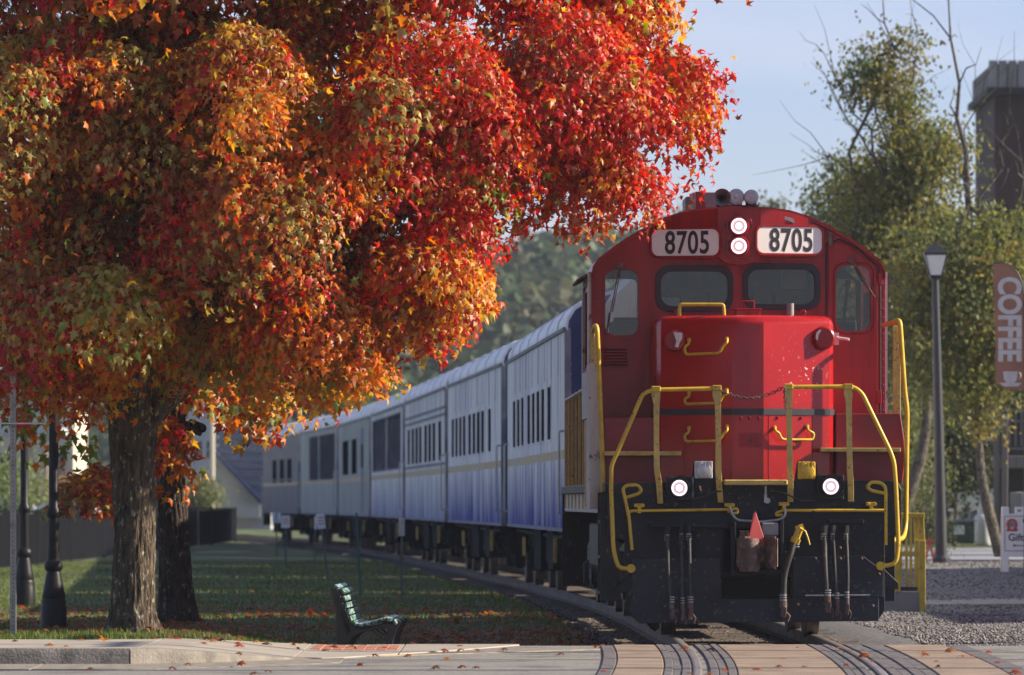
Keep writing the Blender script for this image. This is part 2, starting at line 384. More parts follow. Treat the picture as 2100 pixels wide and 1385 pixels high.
for sgn in (-1, 1):
    base = sgn*.755
    for k, (a, b) in enumerate(((.10,.172),(.176,.246),(.25,.32)) if sgn < 0 else ((-.30,-.232),(-.228,-.16),(-.156,-.09))):
        sections('rubber_strip', M['crub'], base+a, base+b, -.004 if k % 2 else .004, 1.8)
        if sgn < 0: sections('rubber_strip', M['crub'], base-b+.04, base-a+.045, -.004 if k % 2 else .004, 1.8)
    if sgn > 0:
        for k, (a, b) in enumerate(((.06,.146),(.15,.236),(.24,.336),(.34,.44))):
            sections('rubber_strip', M['crub'], base+a, base+b, -.004 if k % 2 else .004, 1.8)
# ---- pavement with kerb, ramp and brick inset (top drops to the road beside the bench)
def pav_z(x): return .13*(1 - float(sst(-3.3,-1.6,x)))
pave = tag(link('pavement', None), kind='structure')
backE = [(-30,54.4),(-8,54.8),(-3.4,55.2),(-2.6,56.6),(-1.95,58.2),(-1.0,58.75),(.1,58.75)]
frontE = [(-30,51.9),(-8,51.9),(-5,51.75),(-3.3,51.75),(-2.6,52.3),(-1.6,53.6),(-.55,56.4),(.1,58.6)]
def edge_y(E, x):
    return float(np.interp(x, [e[0] for e in E], [e[1] for e in E]))
def paving(x0, x1):
    xs = np.linspace(x0+.008, x1-.008, max(3, int((x1-x0)/.12))); vs = []
    for x in xs:
        f, b, z = edge_y(frontE, x), edge_y(backE, x), pav_z(x)
        vs += [(x,f,-.3),(x,b,-.3),(x,b,z),(x,f+.03,z),(x,f,z-.03)]
    n = len(xs); fs = [(0,1,2,3,4), tuple(5*n-1-i for i in range(5))]
    for i in range(n-1):
        for j in range(5): fs.append((i*5+j, i*5+(j+1)%5, (i+1)*5+(j+1)%5, (i+1)*5+j))
    return MB().add(vs, fs).build('paving_slab', M['concrete'], pave)
xs_ = [-30,-18,-12,-9.2,-7.0,-5.3,-3.25,-1.95,-1.05,.08]
for a, b in zip(xs_[:-1], xs_[1:]): paving(a, b)
kx = [-24,-18,-12,-9,-6.2,-3.31,-1.7]
for a, b in zip(kx[:-1], kx[1:]):
    xs = np.linspace(a+.006, b-.006, 14); vs = []
    for x in xs:
        f = edge_y(frontE, x); z = pav_z(x)+.004
        vs += [(x,f-.15,-.3),(x,f-.002,-.3),(x,f-.002,z),(x,f-.12,z-.004),(x,f-.15,min(z-.035, z*.6))]
    n = 14; fs = [(0,1,2,3,4), tuple(5*n-1-i for i in range(5))] + [(i*5+j, i*5+(j+1)%5, (i+1)*5+(j+1)%5, (i+1)*5+j) for i in range(n-1) for j in range(5)]
    MB().add(vs, fs).build('kerb', M['concrete_old'], pave, smooth=40)
gut = [-24,-14,-8,-4.05,-1.5]
for a, b in zip(gut[:-1], gut[1:]):
    xs = np.linspace(a+.01, b-.01, 10); vs = []
    for x in xs:
        f = edge_y(frontE, x)-.155; vs += [(x,f-1.5 - .5*max(0,-x-3)*.1,-.2),(x,f,-.2),(x,f,-.002),(x,f-1.5 - .5*max(0,-x-3)*.1,-.004)]
    fs = [(0,1,2,3),(39,38,37,36)] + [(i*4+j, i*4+(j+1)%4, (i+1)*4+(j+1)%4, (i+1)*4+j) for i in range(9) for j in range(4)]
    MB().add(vs, fs).build('gutter_slab', M['concrete_old'], pave)
bk = MB().bx(-.048,.048,-.1,.1,-.06,0).mesh('brick', M['brick'], bev=.006)
for r_ in range(8):
    for c_ in range(8):
        x = -1.86 + c_*.104 + r_*.0 ; y = 56.35 + r_*.212 + (c_ % 2)*.1
        if y < edge_y(frontE, x)+.3 or y > 58.6: continue
        link('brick', bk, pave, (x, y, pav_z(x)+.007+random.uniform(-.003,.004)), (0,0,random.uniform(-.02,.02)))

# ---- loose gravel stones, grass, fallen leaves (nobody could count them)
def scatter_mesh(name, mat, pos, shape_v, shape_f, size, rot_full=True, cols=None, label=None, cat=None, squash=None):
    n = len(pos); k = len(shape_v)
    a = RNG.uniform(0, 2*np.pi, n); ca, sa = np.cos(a), np.sin(a)
    sv = shape_v[None]*size[:,None,None]*(1 + (RNG.uniform(-.3,.3,(n,k,3)) if squash else 0))
    if rot_full:
        t = RNG.normal(0,.35,n); ct, st = np.cos(t), np.sin(t)
        y2 = sv[...,1]*ct[:,None]-sv[...,2]*st[:,None]; z2 = sv[...,1]*st[:,None]+sv[...,2]*ct[:,None]
        sv = np.stack([sv[...,0], y2, z2], -1)
    v = np.stack([sv[...,0]*ca[:,None]-sv[...,1]*sa[:,None], sv[...,0]*sa[:,None]+sv[...,1]*ca[:,None], sv[...,2]], -1) + pos[:,None,:]
    f = (shape_f[None] + (np.arange(n)*k)[:,None,None]).reshape(-1, shape_f.shape[1])
    c = None if cols is None else np.repeat(cols, k, 0)
    return link(name, npmesh(name, v.reshape(-1,3), f, mat, c))
octv = np.array([(1,0,0),(-1,0,0),(0,1,0),(0,-1,0),(0,0,.7),(0,0,-.7)], float)
octf = np.array([(0,2,4),(2,1,4),(1,3,4),(3,0,4),(2,0,5),(1,2,5),(3,1,5),(0,3,5)])
n = 42000
y = 58.6 + (112-58.6)*RNG.random(n)**2.3; x = TX(y) + 1.95 + RNG.random(n)*(7.5)
cols = np.array([(.19,.185,.18),(.11,.11,.115),(.28,.27,.25),(.07,.07,.075),(.16,.14,.12)])[RNG.integers(0,5,n)]*RNG.uniform(.7,1.2,(n,1))
M['stone'] = leafmat('gravel_stone', 0, .9, .2)
st = scatter_mesh('gravel', M['stone'], np.stack([x,y,zg(x,y)+.015],1), octv, octf, RNG.uniform(.010,.026,n), cols=cols, squash=True)
tag(st, 'loose grey gravel stones over the yard beside the locomotive', 'gravel', kind='stuff')
n = 9000
y = 58.6 + 40*RNG.random(n)**1.6; x = TX(y) + RNG.uniform(-1.5,1.8,n)
cols = np.array([(.10,.09,.08),(.05,.045,.04),(.16,.14,.12),(.09,.06,.045)])[RNG.integers(0,4,n)]
st = scatter_mesh('ballast_stones', M['stone'], np.stack([x,y,np.where(np.abs(x-TX(y))<1.3,-.165,-.20)],1), octv, octf, RNG.uniform(.02,.042,n), cols=cols, squash=True)
tag(st, 'dark ballast stones between and beside the rails', 'ballast', kind='stuff')
# grass
bladev = np.array([(-.12,0,0),(.12,0,0),(.0,.28,1.0)], float); bladef = np.array([(0,1,2)])
n = 150000
y = 54.6 + (150-54.6)*RNG.random(n)**2.2; x = RNG.uniform(-9.5,2.2,n) - .05*(y-60).clip(0)*1.0
be = np.interp(x, [e[0] for e in backE], [e[1] for e in backE])
ok = (y > be+.01) & ((x - TX(y)) < -1.42 - .25*RNG.random(n)) & ~((x>-.0)&(y<58.9)); dens = RNG.random(n); x, y = x[ok], y[ok]; n = len(x)
patch = np.sin(x*1.3+y*.7)*np.sin(x*.5-y*1.1)
gc = np.array([(.080,.130,.022),(.11,.16,.030),(.15,.15,.032),(.06,.095,.02)])[RNG.integers(0,4,n)]*RNG.uniform(.7,1.25,(n,1))
gc = np.where((patch[:,None] > .5) & (RNG.random((n,1)) < .5), np.array([[.15,.12,.05]]), gc)
M['blade'] = leafmat('grass_blade', .35, .6, .3)
edge = np.exp(-(y-np.interp(x, [e[0] for e in backE], [e[1] for e in backE]))/.35)
gr = scatter_mesh('grass', M['blade'], np.stack([x,y,zg(x,y)-.005],1), bladev, bladef, RNG.uniform(.035,.075,n)*(1+edge*.35), cols=gc)
tag(gr, 'short green lawn grass beside the train under the red maples', 'grass', kind='stuff')
LEAFV = np.array([(0,0,0),(.30,-.15,-.06),(.21,.09,.0),(.56,.33,-.15),(.24,.40,.0),(.19,.62,-.03),(0,1.04,-.20),(-.19,.62,-.03),(-.24,.40,.0),(-.56,.33,-.15),(-.21,.09,.0),(-.30,-.15,-.06),(0,.32,.07)], float)
LEAFF = np.array([(12,i,i+1) for i in range(11)] + [(12,11,0)])
n = 6400; cxs = RNG.uniform(-6.5,.9,60); cys = 59.2+RNG.random(60)**1.4*26; ci = RNG.integers(0,60,3200)
x = np.concatenate([RNG.normal(-4,1.6,900), RNG.uniform(-1.4,1.0,1300), RNG.uniform(-7,3,500), RNG.uniform(-6,4.5,200), cxs[ci]+RNG.normal(0,.5,3200), RNG.normal(-3.8,.7,300)])
y = np.concatenate([RNG.normal(58.4,1.6,900), 59+RNG.random(1300)**1.3*13, RNG.uniform(58.8,100,500), RNG.uniform(48,58,200), cys[ci]+RNG.normal(0,.45,3200), RNG.normal(57.3,.6,300)])
ok = np.abs(y) > 47.5; x, y = x[ok], y[ok]; n = len(x)
be = np.interp(x, [e[0] for e in backE], [e[1] for e in backE]); fe = np.interp(x, [e[0] for e in frontE], [e[1] for e in frontE])
onp = (y < be) & (y > fe-.2) & (x < .1)
z = np.where(onp, np.array([pav_z(q) for q in x])+.012, np.where(y < 58.5, .012, zg(x,y)+.03))
keep = ~((y < 58.4) & (RNG.random(n) < .72)); x, y, z = x[keep], y[keep], z[keep]; n = len(x)
FALL = np.array([(.22,.07,.03),(.30,.06,.02),(.16,.06,.03),(.34,.14,.04),(.20,.11,.06)])
M['leaf'] = leafmat('maple_leaf', .46, .42, .4)
fl = scatter_mesh('fallen_leaves', M['leaf'], np.stack([x,y,z],1), LEAFV*np.array([1,1,1.6]), LEAFF, RNG.uniform(.07,.12,n), cols=FALL[RNG.integers(0,5,n)])
tag(fl, 'dry brown and red leaves scattered over grass and pavement', 'leaves', kind='stuff')

# ================================================================== LOCOMOTIVE
LX0, LD, YAW = 2.434, 61.0, R(1.1)
loco = empty('diesel_locomotive', (LX0, LD, 0), YAW, 'red diesel locomotive numbered 8705 with yellow handrails and lit headlights', 'locomotive')
def L(px, py, yl):                        # photo point on the locomotive at a depth behind its front -> local metres
    s = F/(LD+yl); return Vector(((px-1050)/s - (LX0 - yl*math.tan(YAW)), yl, CZ-(py-HZ)/s))
def Lp(pts, yl): return [L(a, b, yl) for a, b in pts]
def lp2(pts, yl): return [(q.x, q.z) for q in Lp(pts, yl)]
def part(name, mb, mat, parent=loco, **k): return mb.build(name, M[mat] if isinstance(mat, str) else mat, parent, **k)
CY = 2.1                                   # cab front plane
# --- cab shell
half = [(0,4.52),(.3,4.508),(.55,4.478),(.75,4.415),(.93,4.335),(1.2,4.18),(1.42,4.02),(1.50,3.955),(1.545,3.88),(1.557,3.80)]
cxo = L(1514,548,CY).x
prof = [(cxo+x,z) for x,z in reversed(half)] + [(cxo-x,z) for x,z in half[1:]]       # right eave .. top .. left eave
prof_full = prof + [(cxo-1.557,1.62),(cxo+1.557,1.62)]
def wnd(x0, x1, y0, y1, r): 
    a = L(x0,y1,CY); b = L(x1,y0,CY); return rrect(a.x,b.x,a.z,b.z,r,6)
W = [wnd(1350,1498,551,634,.13), wnd(1529,1677,547,630,.13), wnd(1239,1311,552,690,.11), wnd(1713,1787,543,681,.11)]
cab = part('cab', MB().prism(prof_full, 'y', CY, CY+.06, holes=W), 'red', bev=.004)
rf = MB(); n_ = len(prof)                   # roof skin
for x0, x1, off in ((0,0,0),):
    vs = []
    for yy in (CY-.06, CY+2.45):
        for x,z in prof: vs.append((x,yy,z+.012))
        for x,z in prof: vs.append((x,yy,z-.03))
    f = []
    for i in range(n_-1):
        f += [(i,i+1,2*n_+i+1,2*n_+i),(n_+i,n_+i+1,3*n_+i+1,3*n_+i),(i,i+1,n_+i+1,n_+i),(2*n_+i,2*n_+i+1,3*n_+i+1,3*n_+i)]
    f += [(0,n_,3*n_,2*n_),(n_-1,2*n_-1,4*n_-1,3*n_-1)]
    rf.add(vs, f)
part('cab_roof', rf, 'red', smooth=35)
for sgn in (-1, 1):                         # side walls with their window openings
    x = cxo + sgn*1.555
    hole = rrect(CY+.55, CY+2.1, 2.85, 3.68, .08, 4)
    part('cab_side', MB().prism([(CY+.06,1.35),(CY+2.4,1.35),(CY+2.4,3.82),(CY+.06,3.82)], 'x', x-sgn*.06, x, holes=[hole]), 'red')
    part('side_window', MB().bx(x-sgn*.04, x-sgn*.035, CY+.5, CY+2.15, 2.8, 3.72), 'glass')
    part('sunshade', MB().box((x+sgn*.07, CY+1.2, 3.80),(.16,1.7,.025),(0,sgn*.5,0)), 'rust')
    part('window_trim', MB().prism([(CY+.02,2.3),(CY+2.4,2.3),(CY+2.4,3.84),(CY+.02,3.84)], 'x', x, x+sgn*.03, holes=[rrect(CY+.5,CY+2.15,2.80,3.73,.08,4)]), 'weather')
part('cab_floor', MB().bx(cxo-1.5,cxo+1.5,CY+.07,CY+2.4,1.6,1.66), 'black')
bw = part('cab_back_wall', MB().prism([(cxo-1.48,1.66),(cxo+1.48,1.66),(cxo+1.48,3.8),(cxo+1.0,4.25),(cxo-1.0,4.25),(cxo-1.48,3.8)], 'y', CY+2.3, CY+2.38,
     holes=[rrect(cxo-1.40,cxo-.98,2.75,3.85,.06,3), rrect(cxo+1.02,cxo+1.42,2.75,3.85,.06,3)]), 'cabgrey')
m = MB()
for x in (-.72,-.2,.28,.52): m.bx(cxo+x-.02,cxo+x+.02,CY+2.27,CY+2.298,1.7,3.7)
m.bx(cxo-.9,cxo+.9,CY+2.275,CY+2.297,3.15,3.17); m.bx(cxo-.9,cxo+.9,CY+2.275,CY+2.297,3.55,3.565)
part('panel_seam', m, 'gasket', bw)
for xa_, xb_, za_, zb_2 in ((-.66,-.26,2.6,3.95),(-.14,.22,3.2,3.5),(.34,.5,3.0,4.1)): part('locker_door', MB().bx(cxo+xa_,cxo+xb_,CY+2.25,CY+2.296,za_,zb_2), 'greypaint', bw, bev=.01)
c = L(1562,567,CY+2.28); part('gauge_disc', MB().cyl((c.x,CY+2.29,c.z),(c.x,CY+2.27,c.z),.085,18), 'gasket', bw)
bc = L(1640,560,CY+2.16)
fb = part('first_aid_box', MB().bx(bc.x-.2,bc.x+.2,CY+2.16,CY+2.298,bc.z-.17,bc.z+.17), 'white', bw, bev=.015)
text_mesh('lettering', 'CINTAS', .115, M['ink'], bw, Matrix.Translation((bc.x,CY+2.157,bc.z+.08)) @ FRONT, bold=.002)
text_mesh('lettering', 'STATION', .075, pmat('faded_red_print',(.34,.14,.10),.7), bw, Matrix.Translation(L(1380,568,CY+2.295)) @ FRONT)
a, b = L(1352,660,CY+.5), L(1394,610,CY+.5); part('control_stand', MB().bx(a.x,b.x,CY+.5,CY+.9,2.0,b.z), 'white', cab, bev=.02)
a, b = L(1372,640,CY+1.6), L(1398,540,CY+1.6); part('curtain', MB().prism([(a.x-.06,a.z),(b.x,a.z),(b.x,b.z+.2),(a.x+.06,b.z+.2)],'y',CY+1.6,CY+1.66), 'ink', cab)
a, b = L(1655,655,CY+1.9), L(1672,545,CY+1.9); part('coat', MB().bx(a.x,b.x,CY+1.9,CY+2.0,a.z,b.z), 'gasket', cab, bev=.02)
part('radio', MB().bx(L(1404,0,CY+.5).x,L(1447,0,CY+.5).x,CY+.45,CY+.6,L(0,650,CY+.5).z,L(0,612,CY+.5).z), 'ink', cab, bev=.01)
for sx in (-1.1, 1.18):
    st_ = part('seat', MB().bx(cxo+sx-.24,cxo+sx+.24,CY+.95,CY+1.45,2.65,2.8).bx(cxo+sx-.22,cxo+sx+.22,CY+1.4,CY+1.52,2.8,3.40), 'gasket', cab, bev=.05, seg=3)
part('brake_handle', MB().cyl(L(1730,660,CY+.5),L(1739,585,CY+.5),.018,8).cyl(L(1738,590,CY+.5),L(1740,575,CY+.5),.03,8), 'ink', cab)
for i, h in enumerate(W):                   # front windows: gasket and pane
    cx_ = sum(p[0] for p in h)/len(h); cz_ = sum(p[1] for p in h)/len(h)
    grow = lambda k: [(cx_+(p[0]-cx_)*(1+k/abs(max(q[0] for q in h)-cx_)), cz_+(p[1]-cz_)*(1+k/abs(max(q[1] for q in h)-cz_))) for p in h]
    wo = part('window', MB().prism(grow(.03 if i < 2 else .012), 'y', CY-.022, CY-.001, holes=[grow(-.03 if i < 2 else -.01)]), 'gasket' if i < 2 else 'red', cab, bev=.004)
    part('pane', MB().prism(grow(-.001), 'y', CY+.02, CY+.026), 'glass', wo)
# --- number board housing: angled panels either side of a flat middle
HB = CY-.20
def hz_top(x): return float(np.interp(abs(x), [p[0] for p in half], [p[1] for p in half]))
c0, c1, xe = .222, .225, .905
hb = MB()
xs = [-xe,-.75,-.55,-.35,-c0,c1,.35,.55,.75,xe]
def hy(x): return HB if -c0 <= x <= c1 else HB + (CY-.015-HB)*((abs(x)-c0)/(xe-c0))
zb = L(1600,527,CY-.1).z; vs = []
for x in xs: vs += [(cxo+x, hy(x), zb), (cxo+x, hy(x), hz_top(x)-.012), (cxo+x, CY, hz_top(x)-.012), (cxo+x, CY, zb)]
fs = []
for i in range(len(xs)-1):
    a = i*4; fs += [(a,a+4,a+5,a+1),(a+1,a+5,a+6,a+2),(a,a+3,a+7,a+4)]
fs += [(0,1,2,3),(len(xs)*4-4,len(xs)*4-3,len(xs)*4-2,len(xs)*4-1)]
part('number_board_housing', hb.add(vs, fs), 'red')
m = MB(); pz = [(-c0,zb),(-.16,zb-.06),(-.06,zb-.085),(.06,zb-.085),(.16,zb-.06),(c1,zb)]
m.prism([(cxo+x,z) for x,z in pz]+[(cxo+c1,zb+.01),(cxo-c0,zb+.01)], 'y', HB-.001, CY); part('headlight_fairing', m, 'red')
ang = math.atan2(CY-.015-HB, xe-c0)
for sgn, x0, x1, y0, y1 in ((-1,1338,1474,471,525),(1,1551,1686,466,520)):
    a = L(x0,y1,CY-.1); b = L(x1,y0,CY-.1); cx_ = (a.x+b.x)/2; cz_ = (a.z+b.z)/2; hw = (b.x-a.x)/2/math.cos(ang); hh = (b.z-a.z)/2
    T = Matrix.Translation((cx_, hy(cx_-cxo)-.003, cz_)) @ Matrix.Rotation(sgn*ang, 4, 'Z')
    nb = part('number_board', MB().prism(rrect(-hw,hw,-hh,hh,.075,6), 'y', -.012, .0).xf(T), 'white')
    part('board_frame', MB().prism(rrect(-hw-.025,hw+.025,-hh-.025,hh+.025,.095,6), 'y', -.022, .0, holes=[rrect(-hw,hw,-hh,hh,.075,6)]).xf(T), 'red', nb, bev=.004)
    text_mesh('lettering', '8705', .335, M['ink'], nb, T @ Matrix.Translation((.02,-.0135,-.012)) @ FRONT, sx=.70, bold=.006, space=1.06)
# --- headlights
hp = part('headlight_plate', MB().prism(rrect(L(1489,530,CY-.2).x,L(1542,530,CY-.2).x,L(0,531,CY-.2).z,L(0,444,CY-.2).z,.07,6), 'y', HB-.03, HB-.002), 'red', bev=.008)
def headlight(c, r, parent, bezel, name='headlight', dirv=Vector((0,-1,0))):
    o = part(name, MB().lathe([(r*.96,0),(r*1.22,0),(r*1.24,-.03),(r*1.12,-.062),(r*.96,-.062)], 24, c, 'y', ring=True), bezel, parent, smooth=30)
    part('lens', MB().lathe([(0.001,-.028),(r*.30,-.034),(r*.62,-.03),(r*.99,-.018),(r*.99,0)], 24, c, 'y'), 'lens2', o, smooth=60)
    part('lamp_filament', MB().lathe([(0.001,-.042),(r*.22,-.040),(r*.40,-.034),(r*.40,-.030)], 20, c, 'y'), 'lens', o, smooth=60)
    part('lens_ring', MB().lathe([(r*.74,-.028),(r*.90,-.022),(r*.90,-.026),(r*.74,-.034)], 24, c, 'y', ring=True), 'lens', o, smooth=60)
    return o
for y_ in (464,505):
    c = L(1515,y_,HB-.03); headlight(c, .090, loco, 'red')
    for q_ in (-.125,.125): part('latch', MB().box((c.x+q_,HB-.045,c.z),(.03,.03,.035)), 'rust')
# --- roof gear: horns, cooling box
def horn(px, py, yl, r, ln, bell):
    c = L(px,py,yl)
    if bell: pr = [(r,0),(r*.97,.008),(r*.80,.05),(r*.52,.13),(r*.36,.24),(r*.30,ln),(.001,ln)]; inner = [(r*.97,.002),(r*.74,.05),(r*.45,.13),(r*.25,.25),(.001,.27)]
    else: pr = [(.001,-.012),(r*.22,-.010),(r*.25,0),(r*.58,.0),(r*.6,-.008),(r*.95,-.004),(r,.006),(r,.09),(r*.7,.12),(r*.5,ln),(.001,ln)]; inner = None
    o = part('horn', MB().lathe(pr, 24, c, 'y', caps=not bell), 'alu', smooth=30)
    if inner: part('horn_mouth', MB().lathe(inner, 24, c, 'y', caps=False), 'greypaint', o, smooth=40)
horn(1481,405,2.2,.094,.45,True); horn(1510,404,2.35,.088,.5,False); horn(1541,404,2.3,.079,.5,False)
part('horn_bracket', MB().bx(L(1470,0,2.3).x,L(1556,0,2.3).x,2.34,2.46,4.535,4.56).bx(L(1530,0,2.3).x,L(1552,0,2.3).x,2.34,2.42,4.5,4.6).bx(L(1476,0,2.3).x,L(1490,0,2.3).x,2.34,2.42,4.5,4.58), 'rust')
a, b = L(1420,432,3.2), L(1505,394,3.2); part('cooling_unit', MB().bx(a.x,b.x+.1,3.2,4.1,4.4,b.z), 'greypaint', bev=.01)
a, b = L(1405,440,3.8), L(1424,404,3.8); part('roof_box', MB().bx(a.x,b.x,3.75,4.4,4.3,b.z), 'greypaint', bev=.01)
a = L(1432,430,2.3); part('antenna_fin', MB().prism([(a.x-.03,4.44),(a.x+.10,4.44),(a.x+.045,4.70),(a.x-.03,4.70)], 'y', 2.3, 2.33), 'red')
# --- nose with three facets
NY = .78; nx0, nx1 = L(1346,0,1.05).x, L(1712,0,1.05).x; na, nb_ = L(1501,0,NY).x, L(1566,0,NY).x
ntop = L(1530,646,NY+.1).z; nyb = NY+.36; rr = .10
prof_n = []
plan = [(nx0,CY),(nx0,nyb+.1),(nx0+.012,nyb+.03),(nx0+.05,nyb-.035)]
def lerp(a,b,t): return (a[0]+(b[0]-a[0])*t, a[1]+(b[1]-a[1])*t)
plan += [(na,NY),(nb_,NY),(nx1-.05,nyb-.035),(nx1-.012,nyb+.03),(nx1,nyb+.1),(nx1,CY)]
levels = [(1.60,0),(ntop-rr,0),(ntop-rr*.62,rr*.08),(ntop-rr*.29,rr*.29),(ntop-rr*.08,rr*.62),(ntop,rr)]
ncx = (nx0+nx1)/2; vs = []
for z, ins in levels:
    for x, y in plan:
        sx = 1 - ins/((nx1-nx0)/2); vs.append((ncx+(x-ncx)*sx, min(CY, y+ins), z))
k = len(plan); fs = []
for i in range(len(levels)-1):
    for j in range(k-1): fs.append((i*k+j, i*k+j+1, (i+1)*k+j+1, (i+1)*k+j))
fs.append(tuple((len(levels)-1)*k+j for j in range(k)))
# paint with bare scratches on the sunlit facet
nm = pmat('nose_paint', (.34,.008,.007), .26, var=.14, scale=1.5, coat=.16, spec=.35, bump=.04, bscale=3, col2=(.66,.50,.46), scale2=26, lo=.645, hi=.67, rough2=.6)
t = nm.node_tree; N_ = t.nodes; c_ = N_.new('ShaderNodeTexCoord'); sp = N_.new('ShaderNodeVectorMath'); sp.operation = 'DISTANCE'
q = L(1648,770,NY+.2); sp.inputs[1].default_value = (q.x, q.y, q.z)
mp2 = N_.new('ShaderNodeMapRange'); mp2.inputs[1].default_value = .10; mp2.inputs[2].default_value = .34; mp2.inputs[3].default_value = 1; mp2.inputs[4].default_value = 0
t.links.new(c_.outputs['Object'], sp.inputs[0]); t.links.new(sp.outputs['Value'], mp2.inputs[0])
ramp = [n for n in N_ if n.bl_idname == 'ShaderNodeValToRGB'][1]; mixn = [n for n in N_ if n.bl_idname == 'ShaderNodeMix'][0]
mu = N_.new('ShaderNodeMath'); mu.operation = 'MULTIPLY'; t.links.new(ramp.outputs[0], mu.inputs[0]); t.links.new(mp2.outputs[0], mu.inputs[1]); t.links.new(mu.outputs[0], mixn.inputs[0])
nose = part('nose', MB().add(vs, fs), nm, smooth=24)
def face_y(x):                              # nose front surface depth at local x
    if x < na: return NY + (nyb-.035-NY)*(na-x)/(na-nx0-.05)
    if x > nb_: return NY + (nyb-.035-NY)*(x-nb_)/(nx1-.05-nb_)
    return NY
def nose_band(z0, z1, out, name, mat):
    m = MB(); vs = []
    pl = [(nx0-out,CY-.02),(nx0-out,nyb+.1),(nx0+.012-out,nyb+.03-out*.5),(nx0+.05-out*.4,nyb-.035-out),(na,NY-out),(nb_,NY-out),(nx1-.05+out*.4,nyb-.035-out),(nx1-.012+out,nyb+.03-out*.5),(nx1+out,nyb+.1),(nx1+out,CY-.02)]
    for z in (z0,z1):
        for p in pl: vs.append((p[0],p[1],z))
    kk = len(pl); f = [(j,j+1,kk+j+1,kk+j) for j in range(kk-1)]
    pin = [(x,y) for x,y in plan]; 
    for z in (z0,z1):
        for p in pin: vs.append((p[0],p[1],z))
    f += [(kk*1+j,kk*1+j+1,kk*3+j+1,kk*3+j) for j in range(kk-1)] + [(j,j+1,kk*2+j+1,kk*2+j) for j in range(kk-1)]
    return part(name, m.add(vs,f), mat, nose)
zs_ = L(1530,851,NY).z; nose_band(zs_, L(1530,838,NY).z, .010, 'black_band', 'gasket')
m = MB()
for px in (1519,1537,1556): c = L(px,857,NY); m.lathe([(.02,0),(.018,-.012),(.008,-.018)], 10, (c.x,NY,c.z), 'y')
for px in (1595,1645): c = L(px,857,NY); m.lathe([(.018,0.01),(.016,-.012),(.006,-.018)], 10, (c.x,face_y(c.x),c.z), 'y')
part('bolt_row', m, 'red', nose, smooth=40)
a, b = L(1516,918,NY), L(1563,888,NY); part('camera_panel', MB().bx(a.x,b.x,NY-.006,NY,a.z,b.z), 'red', nose)
c = L(1539,903,NY); part('camera_hole', MB().cyl((c.x,NY-.008,c.z),(c.x,NY,c.z),.019,14), 'ink', nose)
m = MB()
for px in (1575,1668): x = L(px,0,NY+.1).x; m.bx(x-.003,x+.003,face_y(x)-.004,face_y(x)+.01,1.62,zs_-.01)
for px in (1405,1503): x = L(px,0,NY+.1).x; m.bx(x-.003,x+.003,face_y(x)-.004,face_y(x)+.01,1.62,zs_-.01)
part('panel_seam', m, 'red_dark', nose)
for px, py, rp, sgn in ((1384,700,.115,-1),(1690,693,.118,1)):      # class lamp bumps
    c = L(px,py,NY+.25); fy = face_y(c.x)
    o = part('class_lamp', MB().lathe([(rp,.12),(rp,-.02),(rp*.94,-.06),(rp*.80,-.075),(.001,-.075)], 24, (c.x,fy-.02,c.z), 'y', (1,1.04)), 'red', nose, smooth=35)
    if sgn < 0: part('bare_patch', MB().prism([(c.x-.02,c.z+.09),(c.x+.075,c.z+.085),(c.x+.07,c.z+.02),(c.x+.045,c.z-.02),(c.x+.03,c.z-.07),(c.x-.005,c.z-.06),(c.x+.012,c.z+.0)], 'y', fy-.099, fy-.094), 'chip', o)
    else: part('bare_patch', MB().prism([(c.x-.085,c.z+.05),(c.x-.05,c.z+.085),(c.x-.03,c.z+.08),(c.x-.06,c.z+.03),(c.x-.07,c.z-.03),(c.x-.09,c.z-.01)], 'y', fy-.099, fy-.094), 'chip', o)
def grab(pts, off, name='grab_iron', mat='yellow', r=.0145, parent=nose):
    P_ = []
    for i, (px,py) in enumerate(pts):
        q = L(px,py,NY+.1); fy = face_y(q.x); P_.append((q.x, fy-(.012 if i in (0,len(pts)-1) else off), q.z))
    mb = MB().tube(fillet(P_, .035), r, 8)
    for i in (0,-1): mb.lathe([(.022,.0),(.022,-.02),(.012,-.026)], 10, (P_[i][0],P_[i][1]+.012,P_[i][2]), 'y')
    return part(name, mb, mat, parent, smooth=50)
grab([(1414,697),(1413,706),(1404,711),(1406,727),(1474,725),(1482,710),(1490,703),(1490,695)], .07)
grab([(1414,806),(1413,814),(1404,818),(1406,829),(1474,827),(1482,812),(1490,808),(1490,800)], .07)
grab([(1414,878),(1413,888),(1404,892),(1406,906),(1474,904),(1482,890),(1490,884),(1490,875)], .07)
grab([(1588,877),(1589,885),(1596,888),(1602,902),(1668,902),(1671,888),(1658,884),(1657,874)], .07)
q = [L(1393,648,NY+.25),L(1394,625,NY+.25),L(1484,625,NY+.2),L(1485,648,NY+.2)]
part('top_handrail', MB().tube(fillet(q,.03), .019, 8), 'yellow', nose, smooth=50)
a, b = L(1509,648,NY+.35), L(1558,633,NY+.35); hz = part('hatch', MB().bx(a.x,b.x,NY+.25,NY+.6,ntop-.01,ntop+.055).bx(a.x-.015,b.x+.015,NY+.24,NY+.61,ntop+.055,ntop+.072), 'red', nose, bev=.004)
part('hatch_handle', MB().tube(fillet([(a.x+.05,NY+.3,ntop+.07),(a.x+.05,NY+.3,ntop+.15),(b.x-.06,NY+.3,ntop+.15),(b.x-.06,NY+.3,ntop+.07)],.02), .008, 6), 'red', hz)
c = L(1621,640,NY+.4); part('vent_pipe', MB().cyl((c.x,c.y,ntop-.02),(c.x,c.y,ntop+.13),.037,16), 'greypaint', nose, smooth=40)
